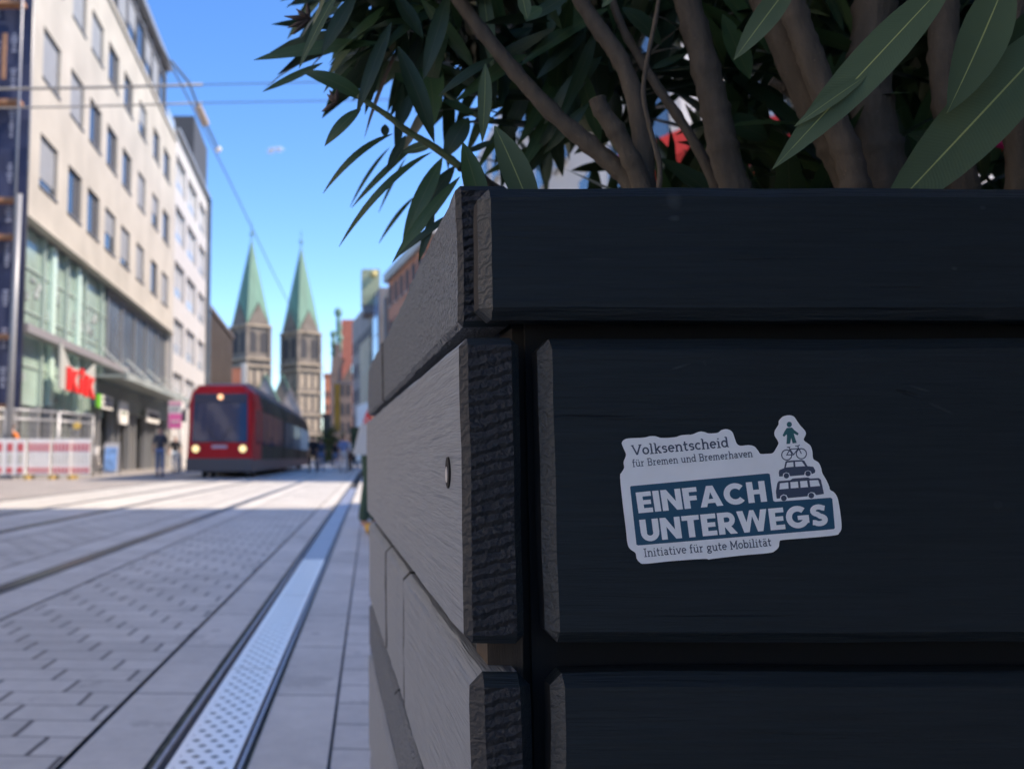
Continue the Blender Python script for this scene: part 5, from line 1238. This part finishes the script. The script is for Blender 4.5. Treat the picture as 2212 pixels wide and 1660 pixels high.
aR, A, B, d, n_ = wallrun('bounce_building', 'unseen cream building added on the left to bounce sunlight into the street', 'building', (-12.0, -15), (-12.0, 19), 23, mat('bounce_render', (.80, .72, .62), .8, var=.05, vscale=.5), M_palewin, 14, [(5 + 3.7 * k, 2.2) for k in range(4)], -12)  # added out of view; its pale wall bounces warm sun into the shade
aR, A, B, d, n_ = wallrun('shade_building', 'pale building out of frame on the right that shades the planter', 'building', (8.2, -34), (8.2, 9.9), 15.5, M_cream2, M_darkglass, 10, [(5 + 3.7 * k, 2.2) for k in range(3)], 20)
# red parasols in the gap
M_parasol = mat('parasol_red', (.62, .035, .035), .7, var=.08, vscale=3)
for (px_, py_, Y_, lab) in ((1318, 640, 13.2, 'unseen red parasol added behind the planter to shade the walkway'), (1600, 316, 11.5, 'red parasol seen between the oleander stems'), (2200, 205, 12.0, 'red parasol behind the trunk at the right edge')):  # the first, unseen one is added for its shadow on the walkway
    top = at(px_, py_, Y_); t_ = thing('parasol', lab, 'parasol', (top.x, Y_, 0), 0, 'red parasols beyond the planter')
    q = MB(); n_ = 8; zc = top.z - .12; r_ = 1.5
    for k in range(n_):
        a, c = 2 * math.pi * k / n_, 2 * math.pi * (k + 1) / n_
        P0 = Vector((top.x, Y_, zc + .45)); P1 = Vector((top.x + r_ * math.cos(a), Y_ + r_ * math.sin(a), zc)); P2 = Vector((top.x + r_ * math.cos(c), Y_ + r_ * math.sin(c), zc))
        q.poly([P0, P1, P2]); q.quad(P1, P2, P2 - Vector((0, 0, .26)), P1 - Vector((0, 0, .26)))
    q.build('canopy', M_parasol, t_)
    part('pole', M_whitepl, t_, lambda z_: z_.tube([(top.x, Y_, 0), (top.x, Y_, zc + .5)], .03, 8), True)
    boxpart('base', M_greyst, t_, (top.x - .3, top.x + .3, Y_ - .3, Y_ + .3, 0, .12))

# ------------------------------------------------------------------ people
def skin_mesh(name, verts, edges, radii, m, parent, root=0, sub=2):
    me = bpy.data.meshes.new(name); me.from_pydata([tuple(v) for v in verts], edges, []); me.materials.append(m)
    o = link(name, me, parent); md = o.modifiers.new('Skin', 'SKIN'); md.use_smooth_shade = True
    sv = me.skin_vertices[0].data
    for i, r_ in enumerate(radii): sv[i].radius = r_ if hasattr(r_, '__len__') else (r_, r_)
    sv[root].use_root = True
    o.modifiers.new('Subdivision', 'SUBSURF').levels = sub; o.modifiers[-1].render_levels = sub
    dg = bpy.context.evaluated_depsgraph_get(); m2 = bpy.data.meshes.new_from_object(o.evaluated_get(dg)); o.modifiers.clear(); o.data = m2; m2.name = name
    return o
M_skin = mat('skin', (.50, .29, .21), .5)
def person(label, x, y, rz, top, legs, hair, H=1.74, stride=.2, shoe=(.05, .05, .05), bald=False, bend=.15, lean=0, group='people in the street', z=0):
    t_ = thing('person', label, 'person', (x, y, z), rz, group); k = H / 1.75; MW = world_of(t_)
    P = lambda a, b_, c: MW @ Vector((a * k, b_ * k, c * k))
    s_ = stride
    J = {'pel': (0, 0, .96), 'wa': (0, 0, 1.10), 'ch': (0, .01, 1.30), 'nb': (0, 0, 1.45), 'nk': (0, .01, 1.52), 'hd': (0, .03, 1.62), 'hd2': (0, .03, 1.69),
         'lh': (-.09, 0, .92), 'lk': (-.10, s_ * .5 + .02, .50), 'la': (-.10, s_ * .9 - .03, .09), 'lt': (-.11, s_ * .9 + .13, .05),
         'rh': (.09, 0, .92), 'rk': (.10, -s_ * .35 + .03, .50), 'ra': (.10, -s_ * 1.0, .10), 'rt': (.11, -s_ * 1.0 + .14, .05),
         'ls': (-.18, 0, 1.41), 'le': (-.24, -s_ * .4 - .02, 1.13), 'lw': (-.25, -s_ * .2 + bend * .8, .90), 'rs': (.18, 0, 1.41), 're': (.24, s_ * .3 - .02, 1.13), 'rw': (.25, s_ * .5 + bend * .8, .90)}
    J = {n: (q[0], q[1] + lean * max(0, q[2] - .96) / .7, q[2]) for n, q in J.items()}
    rad = {'pel': (.15, .10), 'wa': (.125, .095), 'ch': (.15, .105), 'nb': (.07, .06), 'nk': .052, 'hd': (.074, .088), 'hd2': (.066, .082), 'lh': .082, 'rh': .082, 'lk': .055, 'rk': .055, 'la': .038, 'ra': .038, 'lt': .036, 'rt': .036,
           'ls': .055, 'rs': .055, 'le': .040, 're': .040, 'lw': .027, 'rw': .027}
    E = [('pel', 'wa'), ('wa', 'ch'), ('ch', 'nb'), ('nb', 'nk'), ('nk', 'hd'), ('hd', 'hd2'), ('pel', 'lh'), ('lh', 'lk'), ('lk', 'la'), ('la', 'lt'), ('pel', 'rh'), ('rh', 'rk'), ('rk', 'ra'), ('ra', 'rt'), ('nb', 'ls'), ('ls', 'le'), ('le', 'lw'), ('nb', 'rs'), ('rs', 're'), ('re', 'rw')]
    for sd, w_ in (('l', 'lw'), ('r', 'rw')):
        wx, wy, wz = J[w_]; J[sd + 'p'] = (wx, wy + .02, wz - .07); rad[sd + 'p'] = (.022, .030); E.append((w_, sd + 'p'))
        for f_, (dy, L) in enumerate(((-.028, .075), (-.009, .085), (.010, .080), (.028, .062))):
            J[f'{sd}f{f_}'] = (wx + .004, wy + .02 + dy, wz - .07 - L * .6); J[f'{sd}g{f_}'] = (wx + (.012 if sd == 'l' else -.012), wy + .028 + dy, wz - .07 - L); rad[f'{sd}f{f_}'] = .0085; rad[f'{sd}g{f_}'] = .0075
            E += [(sd + 'p', f'{sd}f{f_}'), (f'{sd}f{f_}', f'{sd}g{f_}')]
        J[sd + 'h1'] = (wx, wy + .055, wz - .075); rad[sd + 'h1'] = .010; E.append((sd + 'p', sd + 'h1'))
    ks = list(J); idx = {n: i for i, n in enumerate(ks)}
    body = skin_mesh('body', [P(*J[n]) for n in ks], [(idx[a], idx[b_]) for a, b_ in E], [tuple(r_ * k for r_ in rad[n]) if hasattr(rad[n], '__len__') else rad[n] * k for n in ks], M_skin, t_, idx['pel'], 1)
    def cloth(name, names, edges, grow, m):
        ii = {n: i for i, n in enumerate(names)}
        rr = [tuple((r_ + grow) * k for r_ in rad[n]) if hasattr(rad[n], '__len__') else (rad[n] + grow) * k for n in names]
        skin_mesh(name, [P(*J[n]) for n in names], [(ii[a], ii[b_]) for a, b_ in edges], rr, m, t_, 0, 2)
    cloth('top', ['pel', 'wa', 'ch', 'nb', 'ls', 'le', 'rs', 're'], [('pel', 'wa'), ('wa', 'ch'), ('ch', 'nb'), ('nb', 'ls'), ('ls', 'le'), ('nb', 'rs'), ('rs', 're')], .022, top)
    cloth('trousers', ['pel', 'lh', 'lk', 'la', 'rh', 'rk', 'ra'], [('pel', 'lh'), ('lh', 'lk'), ('lk', 'la'), ('pel', 'rh'), ('rh', 'rk'), ('rk', 'ra')], .018, legs)
    Ms = mat('shoe_leather', shoe, .6)
    for a, b_ in (('la', 'lt'), ('ra', 'rt')):
        q = MB(); q.ball((P(*J[a]) + P(*J[b_])) / 2 - Vector((0, 0, .02)), .09 * k, 0, 10, 6, (.62, 1.5, .62)); 
        q.v = [(v[0], v[1], max(v[2], z + .004)) for v in q.v]; q.build('shoe', Ms, t_, True)
    hp = P(0, .02, 1.665); P0 = P; P = lambda a, b_, c: P0(a, b_ + lean * max(0, c - .96) / .7, c)
    fc = MB()
    for sx_ in (-1, 1): fc.ball(P(sx_ * .032, .118, 1.645), .011 * k)
    fc.build('eyes', M_ink, t_, True)
    fc = MB(); fc.ball(P(0, .128, 1.615), .014 * k, sc=(.8, 1, 1.3)); fc.ball(P(-.082, .02, 1.63), .024 * k, sc=(.4, .8, 1.3)); fc.ball(P(.082, .02, 1.63), .024 * k, sc=(.4, .8, 1.3)); fc.build('face', M_skin, t_, True)
    if not bald:
        q = MB(); q.ball(P(0, -.005, 1.685), .098 * k, 0, 12, 8, (.92, 1.0, .92)); q.build('hair', hair, t_, True)
    return t_, P
cl = lambda n, c: mat(n, c, .85, var=.15, vscale=6)
M_jeans = cl('jeans_blue', (.16, .24, .40)); M_jeanl = cl('jeans_pale', (.38, .46, .55)); M_black = cl('cloth_black', (.02, .02, .025)); M_greysh = cl('shirt_grey', (.075, .085, .10)); M_hair = mat('hair_brown', (.07, .045, .03), .7); M_hairw = mat('hair_grey', (.5, .48, .46), .7)
M_redj = cl('jacket_red', (.42, .02, .03)); M_greenp = cl('trousers_dark_green', (.035, .075, .055)); M_whitec = cl('cloth_white', (.65, .65, .66)); M_bluec = cl('shirt_blue', (.22, .30, .52)); M_orgv = cl('vest_orange', (.75, .22, .05)); M_beigec = cl('cloth_beige', (.5, .42, .34))
person('man in grey shirt and blue jeans walking away by the shops', at(345, 1029, 35.3).x, 35.3, R(6), M_greysh, M_jeans, M_hair, 1.78, .22, bald=True)
person('person in black top and pale jeans beside the pink sign', at(378, 1019, 45).x, 45, R(180), M_black, M_jeanl, M_hairw, 1.70, .15)
person('construction worker in orange vest behind the leftmost barrier', at(8, 1000, 31.55).x + .25, 31.5, R(150), M_orgv, M_beigec, M_hair, 1.76, .1, group='people in the street')
person('person in black clothes walking before the cathedral portal', at(676, 1028, 46).x, 46, R(20), M_black, M_black, M_hair, 1.72, .3)
person('person in dark blue jacket right of the one in black', at(693, 1027, 52).x, 52, R(190), cl('jacket_navy', (.05, .07, .12)), M_jeans, M_hair, 1.70, .2)
person('person in blue shirt and white trousers near the planter end', at(742, 1028, 46).x, 46, R(185), M_bluec, M_whitec, M_hair, 1.72, .2)
person('person in grey top and black trousers far down the street', at(757, 1027, 50).x, 50, R(170), M_whitec, M_black, M_hair, 1.70, .2)
person('person in pale top far away beside the yellow banner', at(725, 1024, 62).x, 62, R(10), M_black, M_jeans, M_hair, 1.72, .25)
person('person in beige top crossing far behind the blue shirt', at(765, 1025, 60).x, 60, R(95), M_beigec, M_black, M_hair, 1.66, .25)
pp, Pf = person('person in red jacket and dark green trousers half hidden behind the planter', at(803, 1150, 9.0).x - .012, 9.0, R(-100), M_redj, M_greenp, M_hair, 1.66, .06, (.55, .33, .06), bend=.1, lean=.30)
bgp = at(786, 958, 8.75)
hb = thing('shopping_bag', 'white shopping bag held by the person in red', 'bag', (bgp.x, bgp.y, bgp.z - .1))
b = MB(); b.prism([(bgp.x - .10, 8.62, bgp.z - .10), (bgp.x + .12, 8.62, bgp.z - .10), (bgp.x + .09, 8.62, bgp.z + .16), (bgp.x - .03, 8.62, bgp.z + .18)], (0, .14, 0)); b.build('body', mat('bag_white', (.62, .64, .62), .6, var=.05, vscale=9), hb)
b = MB(); b.tube(arc3 if False else [(bgp.x, 8.69, bgp.z + .15), (bgp.x + .02, 8.69, bgp.z + .24), (bgp.x + .07, 8.69, bgp.z + .15)], .006, 6); b.build('handle', M_whitepl, hb)

# ------------------------------------------------------------------ dark shrubs far down the street, shade trees behind the camera
M_crown = mat('tree_leaf', (.035, .065, .03), .6, var=.5, vscale=2); M_trunk = mat('tree_bark', (.09, .07, .055), .9, var=.3, vscale=8, bump=.6, bscale=20)
def tree(name, lab, x, y, H, cr, n_, ls, seed, trunk=.2, group=None, base=.35):
    rg = random.Random(seed); t_ = thing(name, lab, 'tree', (x, y, 0), 0, group)
    q = MB(); q.tube([(x, y, 0), (x + .1, y, H * base), (x - .05, y + .1, H * .7)], [trunk, trunk * .75, trunk * .3], 10)
    for k in range(7):
        a = 2.4 * k; z0 = H * (base + .04 * k); q.tube([(x, y, z0), (x + cr * .4 * math.cos(a), y + cr * .4 * math.sin(a), z0 + cr * .35), (x + cr * .75 * math.cos(a), y + cr * .75 * math.sin(a), z0 + cr * .6)], [trunk * .45, trunk * .28, trunk * .1], 6)
    q.build('trunk', M_trunk, t_, True)
    q = MB(); cz = H * (base + 1) / 2; hz = H * (1 - base) / 2
    cl_ = [(rg.gauss(0, .45), rg.gauss(0, .45), rg.gauss(0, .45)) for _ in range(60)]
    for _ in range(n_):
        c = rg.choice(cl_); p = Vector((c[0] * cr + rg.gauss(0, .16) * cr, c[1] * cr + rg.gauss(0, .16) * cr, c[2] * hz + rg.gauss(0, .14) * hz))
        p = Vector((x, y, cz)) + p; a = Vector((rg.gauss(0, 1), rg.gauss(0, 1), rg.gauss(0, 1))).normalized(); b_ = a.orthogonal().normalized(); c_ = a.cross(b_)
        L = ls * rg.uniform(.6, 1.4); q.quad(p - b_ * L, p + c_ * L * .45, p + b_ * L, p - c_ * L * .45)
    q.build('crown', M_crown, t_)
tree('street_tree', 'low dark tree far down the street beside the walkers', at(716, 1000, 90).x, 90, 3.2, 1.1, 2600, .12, 3, .07, 'dark trees far down the street', .1)
tree('street_tree', 'low dark tree behind the walkers nearest the orange house', at(704, 1000, 120).x, 120, 4.0, 1.2, 2200, .14, 4, .07, 'dark trees far down the street', .1)
tree('shade_tree', 'unseen dark tree set close behind the viewer to shade the planter', 2.2, -2.9, 6.2, 2.3, 9000, .15, 5, .16, None, .12)  # unseen; set close and low to keep light off the planter front
# one small wisp of cloud far beyond the street
M_cloud = bpy.data.materials.new('cloud_white'); M_cloud.use_nodes = True; t = M_cloud.node_tree
df = N(t, 'ShaderNodeBsdfDiffuse'); df.inputs[0].default_value = (.85, .87, .9, 1); tp = N(t, 'ShaderNodeBsdfTransparent'); mx = N(t, 'ShaderNodeMixShader'); mx.inputs[0].default_value = .16
t.links.new(tp.outputs[0], mx.inputs[1]); t.links.new(df.outputs[0], mx.inputs[2]); t.links.new(mx.outputs[0], t.nodes['Material Output'].inputs[0])
b = MB(); rg = random.Random(2)
for _ in range(26):
    p = at(593 + rg.gauss(0, 7), 323 + rg.gauss(0, 3), 1300); b.ball(p, rg.uniform(1.2, 3.2), sc=(1.5, 1, .8))
tag(b.build('sky_cloud', M_cloud, None, True), kind='structure')
